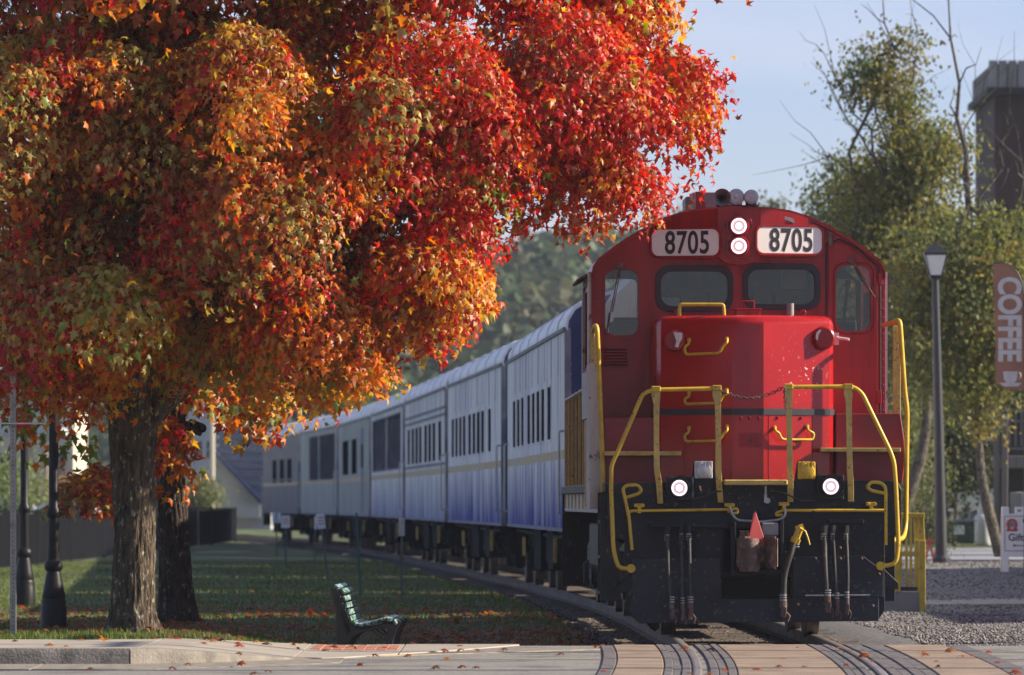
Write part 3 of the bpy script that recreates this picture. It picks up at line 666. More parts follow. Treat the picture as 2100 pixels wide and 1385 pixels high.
for px in (1390,1647):
    c = L(px,640,NY+.5); ring = [(c.x+.028*math.cos(t_),c.y,ntop+.035+.028*math.sin(t_)) for t_ in np.linspace(0,2*math.pi,13)]
    part('lifting_eye', MB().tube(ring,.008,6), 'red', nose, smooth=60)
# --- lower cab steps: red boxes beside the nose with pale ledges
for sgn, x0, x1, ytop, led in ((-1,1238,1405,857,(1238,1396,926,935)),(1,1713,1850,848,(1681,1845,919,927))):
    a, b = L(x0,0,1.3).x, L(x1,0,1.3).x; zt = L(0,ytop,1.2).z
    pl = [(a,1.6),(b,1.6),(b,zt),(a,zt)] if sgn < 0 else [(a,1.6),(b,1.6),(b+.03,1.85),(b+.02,2.05),(b-.02,zt),(a,zt)]
    o = part('step_box', MB().prism(pl, 'y', 1.22, CY-.01), 'red_dark', bev=.008)
    l0, l1 = L(led[0],led[3],1.1), L(led[1],led[2],1.1)
    part('step_ledge', MB().bx(l0.x,l1.x,.95,1.215,l0.z,l1.z), 'yellow_pale', o, bev=.004)
# --- cab door, hinges, louvres, wipers on the cab front
dl = lp2([(1699,852),(1699,503),(1722,497),(1757,516),(1797,552),(1800,575),(1800,852)], CY-.02)
dr = part('cab_door', MB().prism(dl, 'y', CY-.016, CY-.001, holes=[[(p[0],p[1]) for p in wnd(1709,1791,539,685,.12)]]), 'red', bev=.005)
m = MB()
fr = lp2([(1695,852),(1695,500),(1722,491),(1760,511),(1802,548),(1806,575),(1806,852)], CY-.02)
for (a_, b_) in zip(fr[:-1], fr[1:]): m.tube([(a_[0],CY-.004,a_[1]),(b_[0],CY-.004,b_[1])], .009, 6)
part('door_seal', m, 'gasket', dr)
m = MB()
for (a_, b_) in zip(fr[:-1], fr[1:]):
    ln_ = math.dist(a_,b_)
    for k_ in range(int(ln_/.085)): t_ = (k_+.5)/max(1,int(ln_/.085)); m.lathe([(.009,.004),(.008,-.006),(.003,-.009)],6,(a_[0]+(b_[0]-a_[0])*t_+.03,CY-.002,a_[1]+(b_[1]-a_[1])*t_+.012),'y')
tag(part('rivet_row', m, 'red', dr), kind='stuff')
m = MB()
for z_ in np.arange(1.75,3.8,.12): m.lathe([(.009,.004),(.008,-.006),(.003,-.009)],6,(cxo-1.51,CY-.001,z_),'y')
for i_ in range(3,len(prof)-3):
    m.lathe([(.009,.004),(.008,-.006),(.003,-.009)],6,(prof[i_][0],CY-.001,prof[i_][1]-.06),'y')
tag(part('rivet_row', m, 'red', cab), kind='stuff')
m = MB()
for px in (1333,1692): x_ = L(px,0,CY).x; m.bx(x_-.004,x_+.004,CY-.004,CY+.002,2.4,4.2)
m.bx(L(1225,0,CY).x,L(1333,0,CY).x,CY-.004,CY+.002,2.97,2.978); part('weld_seam', m, 'red_dark', cab)
for px, py, wpx, hpx in ((1703,490,9,30),(1806,572,8,24),(1803,815,10,28)):
    c = L(px,py,CY-.03); part('hinge', MB().box((c.x,CY-.03,c.z),(wpx/193,.03,hpx/193)), 'rust' if py == 490 else 'red', dr, bev=.004)
c = L(1716,695,CY-.05); part('door_handle', MB().box((c.x,CY-.03,c.z+.0),(.05,.03,.13)).cyl((c.x,CY-.06,c.z+.01),(c.x+.13,CY-.09,c.z-.01),.016,8), 'chip', dr)
a, b = L(1236,752,CY), L(1286,715,CY); lv = part('louvre', MB().prism([(a.x-.02,a.z-.02),(b.x+.02,a.z-.02),(b.x+.02,b.z+.02),(a.x-.02,b.z+.02)], 'y', CY-.014, CY-.001, holes=[[(a.x,a.z),(b.x,a.z),(b.x,b.z),(a.x,b.z)]]), 'red_dark')
for i in range(6):
    z_ = a.z + (b.z-a.z)*(i+.5)/6; part('slat', MB().box(((a.x+b.x)/2, CY-.008, z_),(b.x-a.x,.022,.006),(.6,0,0)), 'red_dark', lv)
for pts in ([(1271,545),(1262,590),(1252,640),(1247,672)],[(1746,534),(1768,570),(1795,610)]):
    q = [L(px,py,CY-.05) for px,py in pts]; q[0].y = CY-.02
    part('wiper', MB().tube(q,.006,6).tube([p+Vector((.02,-.004,.0)) for p in q[:-1]],.005,6).box(q[0],(.06,.04,.05)).box(q[-1]+Vector((0,.02,.05)),(.012,.012,.22),(0,.12 if pts[0][0] < 1500 else -.45,0)), 'rust')
c = L(1612,437,CY-.1); part('paint_scuff', MB().prism([(c.x-.06,4.40),(c.x-.04,4.43),(c.x+.07,4.40),(c.x+.09,4.37),(c.x+.08,4.35),(c.x+.0,4.385),(c.x-.05,4.38)], 'y', hy(.5)-.004, hy(.5)+.02), 'chip')
# --- front platform, end plate, pilot
EY = .30
deck = part('platform_deck', MB().bx(-1.47,1.47,.32,17.0,1.50,1.6), 'black', bev=.01)
pf = [(1246,1012),(1252,996),(1272,990),(1820,985),(1842,990),(1849,1004),(1849,1098),(1815,1100),(1815,1182),(1815,1252),(1800,1274),(1312,1279),(1284,1252),(1284,1110),(1246,1100)]
holes = [lp2([(1483,1085),(1600,1085),(1600,1172),(1483,1172)], EY), lp2([(1480,1184),(1622,1184),(1622,1227),(1480,1227)], EY)]
part('end_plate', MB().prism(lp2(pf,EY), 'y', EY, EY+.05, holes=holes), 'black', bev=.004)
part('draft_gear_box', MB().bx(L(1478,0,.6).x,L(1608,0,.6).x,EY+.3,1.6,.35,1.2), pmat('dark_underframe',(.012,.011,.011),.8), bev=.02)  # near-black material of the draft gear box
part('plow_blade', MB().prism(lp2([(1290,1229),(1803,1226),(1803,1274),(1312,1279),(1290,1255)],EY-.03), 'y', EY-.03, EY-.003), 'black2', bev=.006)
part('pilot_panel', MB().prism(lp2([(1297,1146),(1478,1144),(1478,1229),(1297,1230)],EY-.03), 'y', EY-.028, EY-.003), 'black2', bev=.004)
m = MB(); pr_ = lp2([(1626,1142),(1770,1140),(1812,1172),(1812,1226),(1626,1228)],EY-.03); m.prism(pr_, 'y', EY-.028, EY-.003)
part('pilot_panel', m, 'black2', bev=.004)
part('pilot_lip', MB().cyl(L(1652,1222,EY-.05), L(1785,1221,EY-.05), .010, 8), 'steel')
for x0, x1, y0, y1 in ((1262,1286,1190,1216),(1814,1843,1182,1209)):
    out = x0 if x0 < 1500 else x1; inn = x1 if x0 < 1500 else x0
    part('step_ear', MB().prism(lp2([(inn,y1),(out,y1),(out,y0+14),(out+(8 if out<1500 else -8),y0+6),(inn,y0-14)],EY+.04), 'y', EY+.02, EY+.09), 'black', bev=.004)
for sgn in (-1,1):                          # step wells at the corners
    x0, x1 = sgn*1.32, sgn*1.52
    o = part('step_well', MB().bx(min(x0,x1),max(x0,x1),EY+.06,EY+.10,.38,1.5), 'black', bev=.004)
    part('step_well_back', MB().bx(min(x0,x1),max(x0,x1),1.05,1.10,.42,1.5), 'black', bev=.004)
    for z_ in (.45,.82,1.18): part('step', MB().bx(min(x0,x1),max(x0,x1),EY+.1,1.05,z_,z_+.03), 'black', o)
m = MB()                                     # bolts and rivets on the plates
for px, py in ((1300,1184),(1425,1149),(1470,1149),(1380,1148),(1628,1146),(1672,1146),(1723,1146),(1767,1146),(1803,1178),(1723,1124),(1611,1132),(1613,1174),(1790,1243),(1660,1240),(1636,1240),(1434,1000),(1435,1005),(1515,1022),(1466,1240),(1466,1258)):
    c = L(px,py,EY-.03); m.lathe([(.018,.03),(.018,-.004),(.010,-.012)], 8, (c.x,EY-.028,c.z), 'y')
part('bolt_set', m, 'rust')
for x0, x1, y0, y1 in ((1332,1491,1073,1082),(1697,1771,1066,1074)):
    a, b = L(x0,y1,EY-.04), L(x1,y0,EY-.04); part('hose_bracket', MB().bx(a.x,b.x,EY-.10,EY-.002,a.z,b.z), 'black', bev=.005)
# coupler
cc = L(1549,1132,0); top = L(0,1100,0).z; bot = L(0,1166,0).z
cp = part('coupler', MB().bx(cc.x-.14,cc.x+.14,-.1,EY+.6,bot+.04,top-.03), 'rust', bev=.02)
hd = [(-.19,.02),(-.20,-.16),(-.12,-.22),(-.05,-.18),(-.03,-.06),(.06,-.05),(.09,-.14),(.15,-.30),(.20,-.34),(.215,-.27),(.20,-.06),(.17,.10),(-.15,.10)]
part('coupler_head', MB().prism([(cc.x+x,y) for x,y in hd], 'z', bot, top), 'rust', cp, bev=.02, seg=2)
part('knuckle', MB().lathe([(.001,0),(.10,0),(.105,.02),(.105,top-bot-.03),(.09,top-bot+.01),(.001,top-bot+.01)], 16, (cc.x-.07,-.17,bot-.03)).cyl((cc.x-.12,-.06,bot-.02),(cc.x-.12,-.06,top+.06),.045,10), 'rust', cp, smooth=40)
part('coupler_carrier', MB().bx(L(1504,0,.2).x,L(1604,0,.2).x,.05,.29,L(0,1178,.2).z,L(0,1168,.2).z).bx(L(1500,0,.2).x,L(1508,0,.2).x,.1,.29,L(0,1178,.2).z,L(0,1070,.2).z).bx(L(1598,0,.2).x,L(1606,0,.2).x,.1,.29,L(0,1178,.2).z,L(0,1066,.2).z), 'black', bev=.006)
a, b = L(1563,1099,.1), L(1597,1072,.1); part('lock_block', MB().bx(a.x,b.x,.1,.29,a.z,b.z), 'greypaint', bev=.012)
fa, fb_, fc = L(1548,1052,-.1), L(1534,1109,-.14), L(1571,1125,-.1)
fl_ = MB().add([fa+Vector((-.012,0,0)),fa+Vector((.012,0,0)),fc+Vector((.006,0,.03)),fc,fb_, fa+Vector((-.012,.016,0)),fa+Vector((.012,.016,0)),fc+Vector((.006,.016,.03)),fc+Vector((0,.016,0)),fb_+Vector((0,.016,0))],
   [(0,1,2,3,4),(9,8,7,6,5),(0,5,6,1),(1,6,7,2),(2,7,8,3),(3,8,9,4),(4,9,5,0)])
part('red_flag', fl_, pmat('red_flag_vinyl',(.42,.05,.05),.5,var=.1), loco, bev=.003)
part('flag_pole', MB().cyl(L(1548,1050,-.09),L(1568,1124,-.09),.010,8), 'red_dark')
# uncoupling levers
def pipe(name, pts, yl, r, mat='yellow', fr_=.05, parent=loco, n=10):
    P_ = [L(p[0],p[1],p[2] if len(p) > 2 else yl) for p in pts]; return part(name, MB().tube(fillet(P_, fr_), r, n), mat, parent, smooth=50)
lv1 = pipe('cut_lever', [(1286,1057),(1292,1048),(1310,1048),(1500,1045),(1512,1043),(1513,1052),(1498,1054)], .18, .0155, fr_=.03)
lv2 = pipe('cut_lever', [(1815,1047),(1700,1047),(1606,1047),(1592,1052),(1592,1058),(1605,1056)], .18, .0155, fr_=.03)
pipe('lift_rod', [(1496,1040),(1503,1058),(1512,1067),(1560,1071),(1600,1066),(1611,1058),(1610,1044)], .13, .0155, 'steel', .06)
pipe('lever_handle', [(1296,1128),(1290,1062),(1281,1020),(1277,1003),(1284,996),(1308,995),(1316,1006),(1309,1013),(1283,1021)], .14, .018, fr_=.05)
pipe('lever_handle', [(1817,1118),(1817,1010),(1816,998),(1806,990),(1786,989),(1779,999),(1786,1006),(1814,1012)], .14, .018, fr_=.05)
for px, py in ((1311,1043),(1496,1042),(1608,1040),(1787,1040)):
    c = L(px,py,.2); part('lever_clevis', MB().lathe([(.02,-.03),(.02,.03)],10,(c.x-.035,.2,c.z+.03),'y').lathe([(.02,-.03),(.02,.03)],10,(c.x+.035,.2,c.z+.03),'y').bx(c.x-.05,c.x+.05,.21,EY,c.z+.012,c.z+.05).bx(c.x-.018,c.x+.018,.17,EY-.01,c.z-.05,c.z+.03), 'yellow', bev=.003)
# handrails across the platform
HR = .14
pipe('handrail', [(1294,1166),(1268,1166),(1258,1130),(1253,1000),(1254,955),(1262,938),(1318,808),(1338,800),(1475,797)], HR, .023, fr_=.11)
pipe('handrail', [(1806,1161),(1838,1158),(1843,1120),(1838,1000),(1834,948),(1826,925),(1768,806),(1750,793),(1612,794)], HR, .023, fr_=.11)
def stanchion(pts, wd, mat='yellow_pale'):
    P_ = [L(a,b,HR+c) for a,b,c in pts]; m = MB()
    ws = [wd*1.45,wd*1.45,wd,wd*.9,wd,wd,wd*.95][:len(P_)]; vs = []
    for p, w_ in zip(P_, ws): vs += [(p.x-w_/2,p.y-.008,p.z),(p.x+w_/2,p.y-.008,p.z),(p.x+w_/2,p.y+.008,p.z),(p.x-w_/2,p.y+.008,p.z)]
    n_ = len(P_); fs = [(3,2,1,0),(4*n_-4,4*n_-3,4*n_-2,4*n_-1)] + [(i*4+j,i*4+(j+1)%4,(i+1)*4+(j+1)%4,(i+1)*4+j) for i in range(n_-1) for j in range(4)]
    o = part('stanchion', m.add(vs,fs), mat, bev=.003)
    part('pipe_clamp', MB().box(P_[0]+Vector((0,-.002,.005)),(wd*1.5,.062,.058)), 'yellow', o, bev=.006)
    for zz in (.04,.15):
        q_ = P_[-1]; part('bolt', MB().lathe([(.017,.01),(.017,-.018),(.008,-.024)],8,(q_.x,q_.y-.004,q_.z+zz),'y'), 'yellow_pale', o)
stanchion([(1345,799,0),(1345,812,0),(1346,830,0),(1346,900,0),(1347,960,0),(1352,1000,.06),(1354,1033,.12)], .062)
stanchion([(1470,797,0),(1470,812,0),(1472,828,0),(1473,900,0),(1473,960,0),(1475,1000,.06),(1478,1031,.12)], .062)
stanchion([(1617,794,0),(1617,808,0),(1618,826,0),(1619,900,0),(1620,960,0),(1621,1000,.06),(1621,1030,.12)], .062)
stanchion([(1740,794,0),(1740,808,0),(1741,826,0),(1742,900,0),(1743,960,0),(1745,1000,.06),(1745,1029,.12)], .062)
for p in (((1294,1166),(1806,1161))): c = L(p[0],p[1],HR); part('rail_foot', MB().lathe([(.045,-.03),(.045,.03),(.02,.035)],14,(c.x,HR,c.z),'y').cyl((c.x,HR+.02,c.z),(c.x,EY+.01,c.z),.018,8), 'yellow', smooth=40)
# corner grab rails on the far side of the step wells
pipe('corner_handrail', [(1214,690,1.9),(1219,670,1.25),(1224,668,1.05),(1230,800,1.05),(1236,960,1.05),(1236,1085,1.05),(1242,1113,1.0),(1272,1117,.6)], 1.0, .026, fr_=.10)
pipe('corner_handrail', [(1812,667,1.9),(1836,660,1.2),(1846,656,1.05),(1856,805,1.05),(1861,840,1.05),(1858,1080,1.05),(1853,1105,.9),(1822,1110,.5)], 1.0, .026, fr_=.10)
for px, y0, y1, yl in ((1215,683,900,1.6),(1222,690,898,1.3),(1836,668,850,1.6),(1843,668,860,1.3)):
    a, b = L(px,y1,yl), L(px,y0,yl); part('corner_stanchion', MB().bx(a.x-.022,a.x+.022,yl-.01,yl+.01,a.z,b.z), 'yellow_pale', bev=.003)
a, b = L(1208,1045,1.2), L(1232,745,1.2)
part('side_skirt', MB().prism([(a.x,a.z),(b.x-.01,a.z+.02),(b.x,1.9),(b.x-.03,2.6),(a.x+.06,b.z),(a.x,b.z)], 'y', 1.15, CY-.03), 'weather', bev=.006)
a = L(1237,1085,.9); tg = part('warning_tag', MB().box((L(1241,0,.9).x,.9,L(0,1060,.9).z),(.09,.004,.19),(0,.06,0)), 'white')
for i, tx in enumerate(('DO NOT','UNCOUPLE','WITHOUT')):
    text_mesh('lettering', tx, .024, pmat('red_print',(.35,.04,.03),.6) if i == 0 else bpy.data.materials['red_print'], tg, Matrix.Translation((L(1241,0,.9).x,.896,L(0,1045+i*13,.9).z)) @ FRONT)
# chain between the inner posts
ch = MB()
def links(p0, p1, sag, n_):
    for i in range(n_):
        t_ = (i+.5)/n_; p = p0.lerp(p1,t_) - Vector((0,0,sag*4*t_*(1-t_))); d_ = (p1-p0)/n_ - Vector((0,0,sag*4*(1-2*t_)/n_)); ln_ = d_.length*.72; d_.normalize()
        nrm = Vector((0,1,0)) if i % 2 else d_.cross(Vector((0,1,0))).normalized(); sd_ = d_.cross(nrm).normalized()
        ring = [p + d_*ln_*math.cos(a_) * (1 if abs(math.cos(a_))>.5 else 1) + sd_*.017*math.sin(a_) for a_ in np.linspace(0,2*math.pi,11)]
        ch.tube(ring, .0052, 5, False)
links(L(1476,800,HR-.02), L(1608,793,HR-.02), .10, 21); links(L(1609,795,HR-.04), L(1612,838,HR-.04), .005, 8)
part('safety_chain', ch, 'rust', smooth=60)
# ditch lights
for cx_, cy_, x0, x1, y0, y1 in ((1393,1001,1366,1422,978,1028),(1704,998,1676,1731,974,1025)):
    a, b = L(x0,y1,.2), L(x1,y0,.2); o = part('ditch_light_box', MB().bx(a.x,b.x,.2,EY-.002,a.z,b.z), 'black', bev=.008)
    c = L(cx_,cy_,.17); h = headlight(Vector((c.x,.195,c.z)), .088, loco, 'black', 'ditch_light')
    part('clamp_ring', MB().lathe([(.105,.03),(.128,.03),(.128,-.02),(.105,-.02)],24,(c.x+.018,.19,c.z),'y',ring=True), 'black', o, smooth=30)
    m = MB()
    for ex in (a.x+.025,b.x-.025):
        for ez in (a.z+.025,b.z-.025): m.lathe([(.010,.0),(.010,-.012),(.004,-.014)],8,(ex,.2,ez),'y')
    part('bolt_set', m, 'black', o)
pipe('light_cable', [(1420,1024),(1445,1020),(1462,1008),(1480,1008)], .2, .009, 'rubber', .05); pipe('light_cable', [(1676,1027),(1640,1028),(1612,1012),(1580,1008)], .2, .009, 'rubber', .05)
# multiple-unit sockets
for x0, x1, y0, y1, mt in ((1424,1461,946,982,'alu'),(1636,1672,947,983,'yellow')):
    a, b = L(x0,y1,EY-.02), L(x1,y0,EY-.02); cx_, cz_ = (a.x+b.x)/2, (a.z+b.z)/2
    o = part('mu_socket', MB().bx(a.x,b.x,EY-.05,EY-.005,a.z,b.z), mt, bev=.008)
    part('socket_lid', MB().lathe([(.001,-.028),(.05,-.026),(.075,-.02),(.082,0),(.082,.01)],20,(cx_,EY-.05,cz_-.01),'y').bx(cx_-.055,cx_-.04,EY-.075,EY-.05,cz_+.03,cz_+.09).bx(cx_+.04,cx_+.055,EY-.075,EY-.05,cz_+.03,cz_+.09).tube([(cx_-.018,EY-.072,cz_+.08),(cx_-.016,EY-.072,cz_+.045),(cx_,EY-.072,cz_+.035),(cx_+.016,EY-.072,cz_+.045),(cx_+.018,EY-.072,cz_+.08)],.006,6), mt, o, smooth=35)
    part('socket_bracket', MB().prism([(a.x-.04,1.58),(b.x+.05,1.58),(b.x+.01,b.z),(a.x-.005,b.z)],'y',EY-.004,EY+.03), 'black', o)
a, b = L(1485,995,.1), L(1615,984,.1); part('end_step', MB().bx(a.x,b.x,.06,.6,a.z,b.z), 'yellow_pale', bev=.01)
c = L(1570,1015,.15); part('padlock', MB().cyl((c.x,.15,c.z+.09),(c.x,.15,c.z),.012,8).box((c.x,.15,c.z-.03),(.03,.03,.10)).cyl((c.x+.02,.14,c.z-.06),(c.x+.02,.17,c.z-.06),.03,10), 'steel')
# hoses
def hose(pts, r, yl=.1, conn=True):
    P_ = fillet([L(a,b,yl if k_ == 0 else yl-.06) for k_,(a,b) in enumerate(pts)], .12, 6)
    h = part('air_hose', MB().tube(P_, r, 10), 'rubber', smooth=60)
    e = P_[-1]; s_ = P_[0]
    part('hose_coupling', MB().cyl(e+Vector((0,0,.07)),e,r*1.35,10).box(e+Vector((.004,0,-.05)),(r*1.9,r*2.0,.11),(0,.1,0)).tube([e+Vector((r,0,-.05)),e+Vector((r*2.2,0,-.09)),e+Vector((r*1.4,0,-.15))],r*.45,6), 'rust', h, bev=.004)
    m = MB()
    for q in (0,.025,.05): m.cyl(e+Vector((0,0,.07+q)),e+Vector((0,0,.083+q)),r*1.32,10); m.cyl(s_-Vector((0,0,.03+q)),s_-Vector((0,0,.043+q)),r*1.3,10)
    part('hose_clamp', m, 'steel', h, smooth=40)
    if conn: part('hose_fitting', MB().cyl(s_+Vector((0,0,.05)),s_+Vector((0,0,-.03)),r*1.7,8), 'black', h)
hose([(1368,1090),(1370,1180),(1378,1250)], .022); hose([(1397,1088),(1398,1180),(1400,1252)], .019); hose([(1412,1088),(1414,1180),(1416,1250)], .024)
hose([(1690,1088),(1692,1170),(1698,1236)], .029); hose([(1708,1088),(1713,1180),(1717,1242)], .020); hose([(1735,1088),(1739,1180),(1737,1240)], .020)
hose([(1632,1104),(1622,1135),(1608,1178),(1606,1246)], .031, .06, False)
v0, v1 = L(1642,1080,.06), L(1631,1108,.06)
vv = part('angle_cock', MB().cyl(v0,v1,.04,12).cyl(v0+Vector((.03,0,.0)),v0+Vector((-.05,0,-.03)),.032,10).cyl(v1+Vector((.012,0,.02)),v1-Vector((.01,0,.03)),.052,12), 'yellow', smooth=40)
part('cock_handle', MB().tube([L(1640,1083,.02),L(1652,1090,.02),L(1657,1104,.02),L(1661,1118,.02)],[.012,.010,.009,.008],6), 'yellow', vv, smooth=60)
# --- long hood, walkway rails, trucks, tank behind the cab
part('long_hood', MB().prism([(-.92,1.6),(.92,1.6),(.92,3.95),(.78,4.2),(.4,4.3),(-.4,4.3),(-.78,4.2),(-.92,3.95)],'y',4.5,16.2), 'red', bev=.01)
for k_ in range(14):
    for sgn in (-1,1): part('hood_door', MB().bx(sgn*.922 if sgn>0 else -.945, .945 if sgn>0 else -.922, 4.75+k_*.8, 5.45+k_*.8, 1.8, 3.6), 'red', bev=.004)
for k_ in range(3): part('roof_fan', MB().lathe([(.55,0),(.55,.14),(.5,.16),(.001,.16)],20,(0,9+k_*2.2,4.30)), 'greypaint', smooth=40)
for sgn in (-1,1):
    x = sgn*1.42
    hp_ = [(x,4.6,2.72),(x,16.5,2.72)]
    part('side_handrail', MB().tube(hp_,.02,8), 'weather', smooth=60)
    for k_ in range(9): part('side_stanchion', MB().bx(x-.014,x+.014,4.7+k_*1.45,4.78+k_*1.45,1.32,2.75), 'yellow')
    part('side_sill', MB().bx(min(x,x-sgn*.06),max(x,x-sgn*.06),2.2,16.9,1.28,1.6), 'weather', bev=.004)
part('fuel_tank', MB().prism([(-1.1,.45),(1.1,.45),(1.3,.65),(1.3,1.15),(-1.3,1.15),(-1.3,.65)],'y',6.6,10.6), 'black', bev=.02)
part('rear_end_plate', MB().bx(-1.45,1.45,16.95,17.0,.3,1.6), 'black')
part('rear_coupler', MB().bx(-.14,.14,16.9,17.5,.72,1.0), 'rust', bev=.02)
def make_truck(name, parent, y0, wb, wr, wid, mat='black', fr_h=.95):
    t_ = link(name, None, parent, (0,y0,0)); 
    for sgn in (-1,1):
        x = sgn*wid
        MB().prism([(-wb*.5-.55,.62),(-wb*.5-.5,.85),(-wb*.25,fr_h),(wb*.25,fr_h),(wb*.5+.5,.85),(wb*.5+.55,.62),(wb*.5+.2,.45),(wb*.5-.35,.42),(wb*.25,.34),(-wb*.25,.34),(-wb*.5+.35,.42),(-wb*.5-.2,.45)],'x',x-.05,x+.05,
            holes=[rrect(-wb*.5+.42,-wb*.5+.7,.52,.74,.05,3), rrect(wb*.5-.7,wb*.5-.42,.52,.74,.05,3)]).build('side_frame', M[mat], t_, bev=.008)
        for yy in (-wb/2, wb/2):
            wv = MB().lathe([(.001,-.06),(.14,-.05),(wr*.78,-.03),(wr,-.065),(wr,.05),(wr+.03,.06),(wr+.03,.085),(wr*.8,.07),(.001,.07)],28,(sgn*.765-sgn*.0,yy,wr),'x')
            if sgn > 0: wv.xf(Matrix.Translation((2*.765,0,0)) @ Matrix.Scale(-1,4,(1,0,0)))
            wv.build('wheel', M['railsteel'], t_, smooth=35)
            MB().box((x+sgn*.03,yy,wr),(.16,.30,.32)).build('journal_box', M[mat], t_, bev=.03, seg=2)
        for yy in (-.28,-.09,.09,.28):
            sp_ = [(x+.075*math.cos(a_),yy+.075*math.sin(a_),.40+a_*.012) for a_ in np.linspace(0,12*math.pi,60)]
            if yy in (-.28,.28): MB().tube(sp_,.016,5).build('spring', M[mat], t_, smooth=60)
    MB().bx(-wid,wid,-.22,.22,.55,.85).build('bolster', M[mat], t_, bev=.01)
    for yy in (-wb/2,wb/2): MB().cyl((-.75,yy,wr),(.75,yy,wr),.08,10).build('axle', M['railsteel'], t_)
    return t_
make_truck('truck', loco, 3.3, 2.7, .50, 1.12); make_truck('truck', loco, 13.6, 2.7, .50, 1.12)
# brake gear and sand pipes beside the leading step
part('brake_cylinder', MB().lathe([(.001,0),(.15,.02),(.17,.05),(.17,.22),(.001,.25)],18,(-1.28,1.7,.72),'y').tube([(-1.42,1.25,1.3),(-1.44,1.2,.9),(-1.36,1.15,.55)],.02,8), 'steel', smooth=40)
part('sand_pipe', MB().tube([(-1.20,1.3,1.4),(-1.22,1.25,.8),(-1.05,1.4,.2),(-.9,1.6,.06)],.022,8), 'rubber', smooth=60)
part('air_reservoir', MB().lathe([(.001,0),(.2,.03),(.22,.1),(.22,1.9),(.2,1.97),(.001,2.0)],18,(-1.0,4.9,1.1),'y'), 'black', smooth=40)

# ================================================================== COACHES
def coach_mat(name, top, low, z_mid=1.7, soft=.9, streak=.5, grime=(.16,.15,.15)):
    m = bpy.data.materials.new(name); m.use_nodes = True; t = m.node_tree; N = t.nodes; K = t.links
    b = N['Principled BSDF']; b.inputs['Roughness'].default_value = .7; b.inputs['Specular IOR Level'].default_value = .04
    c = N.new('ShaderNodeTexCoord')
    def noise(scale, st, det=5):
        mp_ = N.new('ShaderNodeMapping'); mp_.inputs['Scale'].default_value = st; K.new(c.outputs['Object'], mp_.inputs[0])
        n = N.new('ShaderNodeTexNoise'); n.inputs['Scale'].default_value = scale; n.inputs['Detail'].default_value = det; K.new(mp_.outputs[0], n.inputs[0]); return n
    n1 = noise(1.0, (1,1.5,.30)); n2 = noise(1.0, (1,4,.5)); n3 = noise(2.0, (1,.5,1.2))
    s = N.new('ShaderNodeSeparateXYZ'); K.new(c.outputs['Object'], s.inputs[0])
    h = N.new('ShaderNodeMapRange'); h.inputs[1].default_value = z_mid-soft; h.inputs[2].default_value = z_mid+soft; K.new(s.outputs['Z'], h.inputs[0])
    a = N.new('ShaderNodeMath'); a.operation = 'MULTIPLY_ADD'; a.inputs[1].default_value = streak*2.4; a.inputs[2].default_value = -streak*1.2; K.new(n1.outputs['Fac'], a.inputs[0])  # streaks hold weathered paint and grazing sheen, both put into the colour
    ad = N.new('ShaderNodeMath'); ad.operation = 'ADD'; ad.use_clamp = True; K.new(h.outputs[0], ad.inputs[0]); K.new(a.outputs[0], ad.inputs[1])
    x = N.new('ShaderNodeMix'); x.data_type = 'RGBA'; x.inputs[6].default_value = tuple(low)+(1,); x.inputs[7].default_value = tuple(top)+(1,); K.new(ad.outputs[0], x.inputs[0])
    r = N.new('ShaderNodeValToRGB'); r.color_ramp.elements[0].position = .50; r.color_ramp.elements[1].position = .74; r.color_ramp.elements[0].color = (0,0,0,1); r.color_ramp.elements[1].color = (.65,)*3+(1,)
    K.new(n2.outputs['Fac'], r.inputs[0]); y = N.new('ShaderNodeMix'); y.data_type = 'RGBA'; y.inputs[7].default_value = tuple(grime)+(1,); K.new(r.outputs[0], y.inputs[0]); K.new(x.outputs[2], y.inputs[6])
    K.new(y.outputs[2], b.inputs['Base Color'])
    bp = N.new('ShaderNodeBump'); bp.inputs['Strength'].default_value = .12; bp.inputs['Distance'].default_value = .05; K.new(n3.outputs['Fac'], bp.inputs['Height']); K.new(bp.outputs[0], b.inputs['Normal'])
    return m
M['c_lav'] = coach_mat('lavender_coach_paint', (.86,.82,.78), (.04,.06,.29), 1.60, .55, .80, (.20,.21,.36))
M['c_cream'] = coach_mat('pale_grey_coach_paint', (.80,.78,.72), (.14,.18,.38), 1.4, .6, .6, (.22,.23,.28))
M['c_green'] = coach_mat('grey_green_coach_paint', (.48,.49,.43), (.32,.35,.34), 1.5, .9, .5, (.16,.18,.19))
M['c_brown'] = coach_mat('tarnished_coach_steel', (.30,.29,.28), (.22,.21,.20), 1.5, .9, .5, (.12,.11,.11))
M['c_roof'] = pmat('silver_coach_roof', (.76,.76,.77), .42, var=.10, scale=1.2, stretch=(3,.4,3), col2=(.30,.27,.25), scale2=1.6, stretch2=(4,.5,4), lo=.56, hi=.74, amt2=.7)
M['c_end'] = pmat('dark_blue_end', (.028,.050,.135), .45, var=.25, scale=2.5, col2=(.08,.09,.13), scale2=7, lo=.58, hi=.7)
M['c_glass'] = pmat('old_window_pane', (.012,.014,.018), .9, var=.3, scale=1, spec=.0)
M['under'] = pmat('sooty_underframe', (.014,.014,.017), .85, var=.5, scale=4, spec=.08, col2=(.05,.045,.04), scale2=9, lo=.55, hi=.7)
M['gold'] = pmat('gold_stripe_paint', (.50,.36,.16), .55, var=.25, scale=2, stretch=(1,2,1), col2=(.42,.40,.40), scale2=3, lo=.5, hi=.62)
M['seam'] = pmat('seam_grey_paint', (.20,.20,.24), .7, var=.3, scale=3)  # mid-grey paint shared by seams, rails, doors and trim
HWC = 1.46; CL = 19.25
ROOF = [(1.46,3.72),(1.435,3.86),(1.35,4.0),(1.14,4.13),(.80,4.23),(.4,4.29),(0,4.31)]
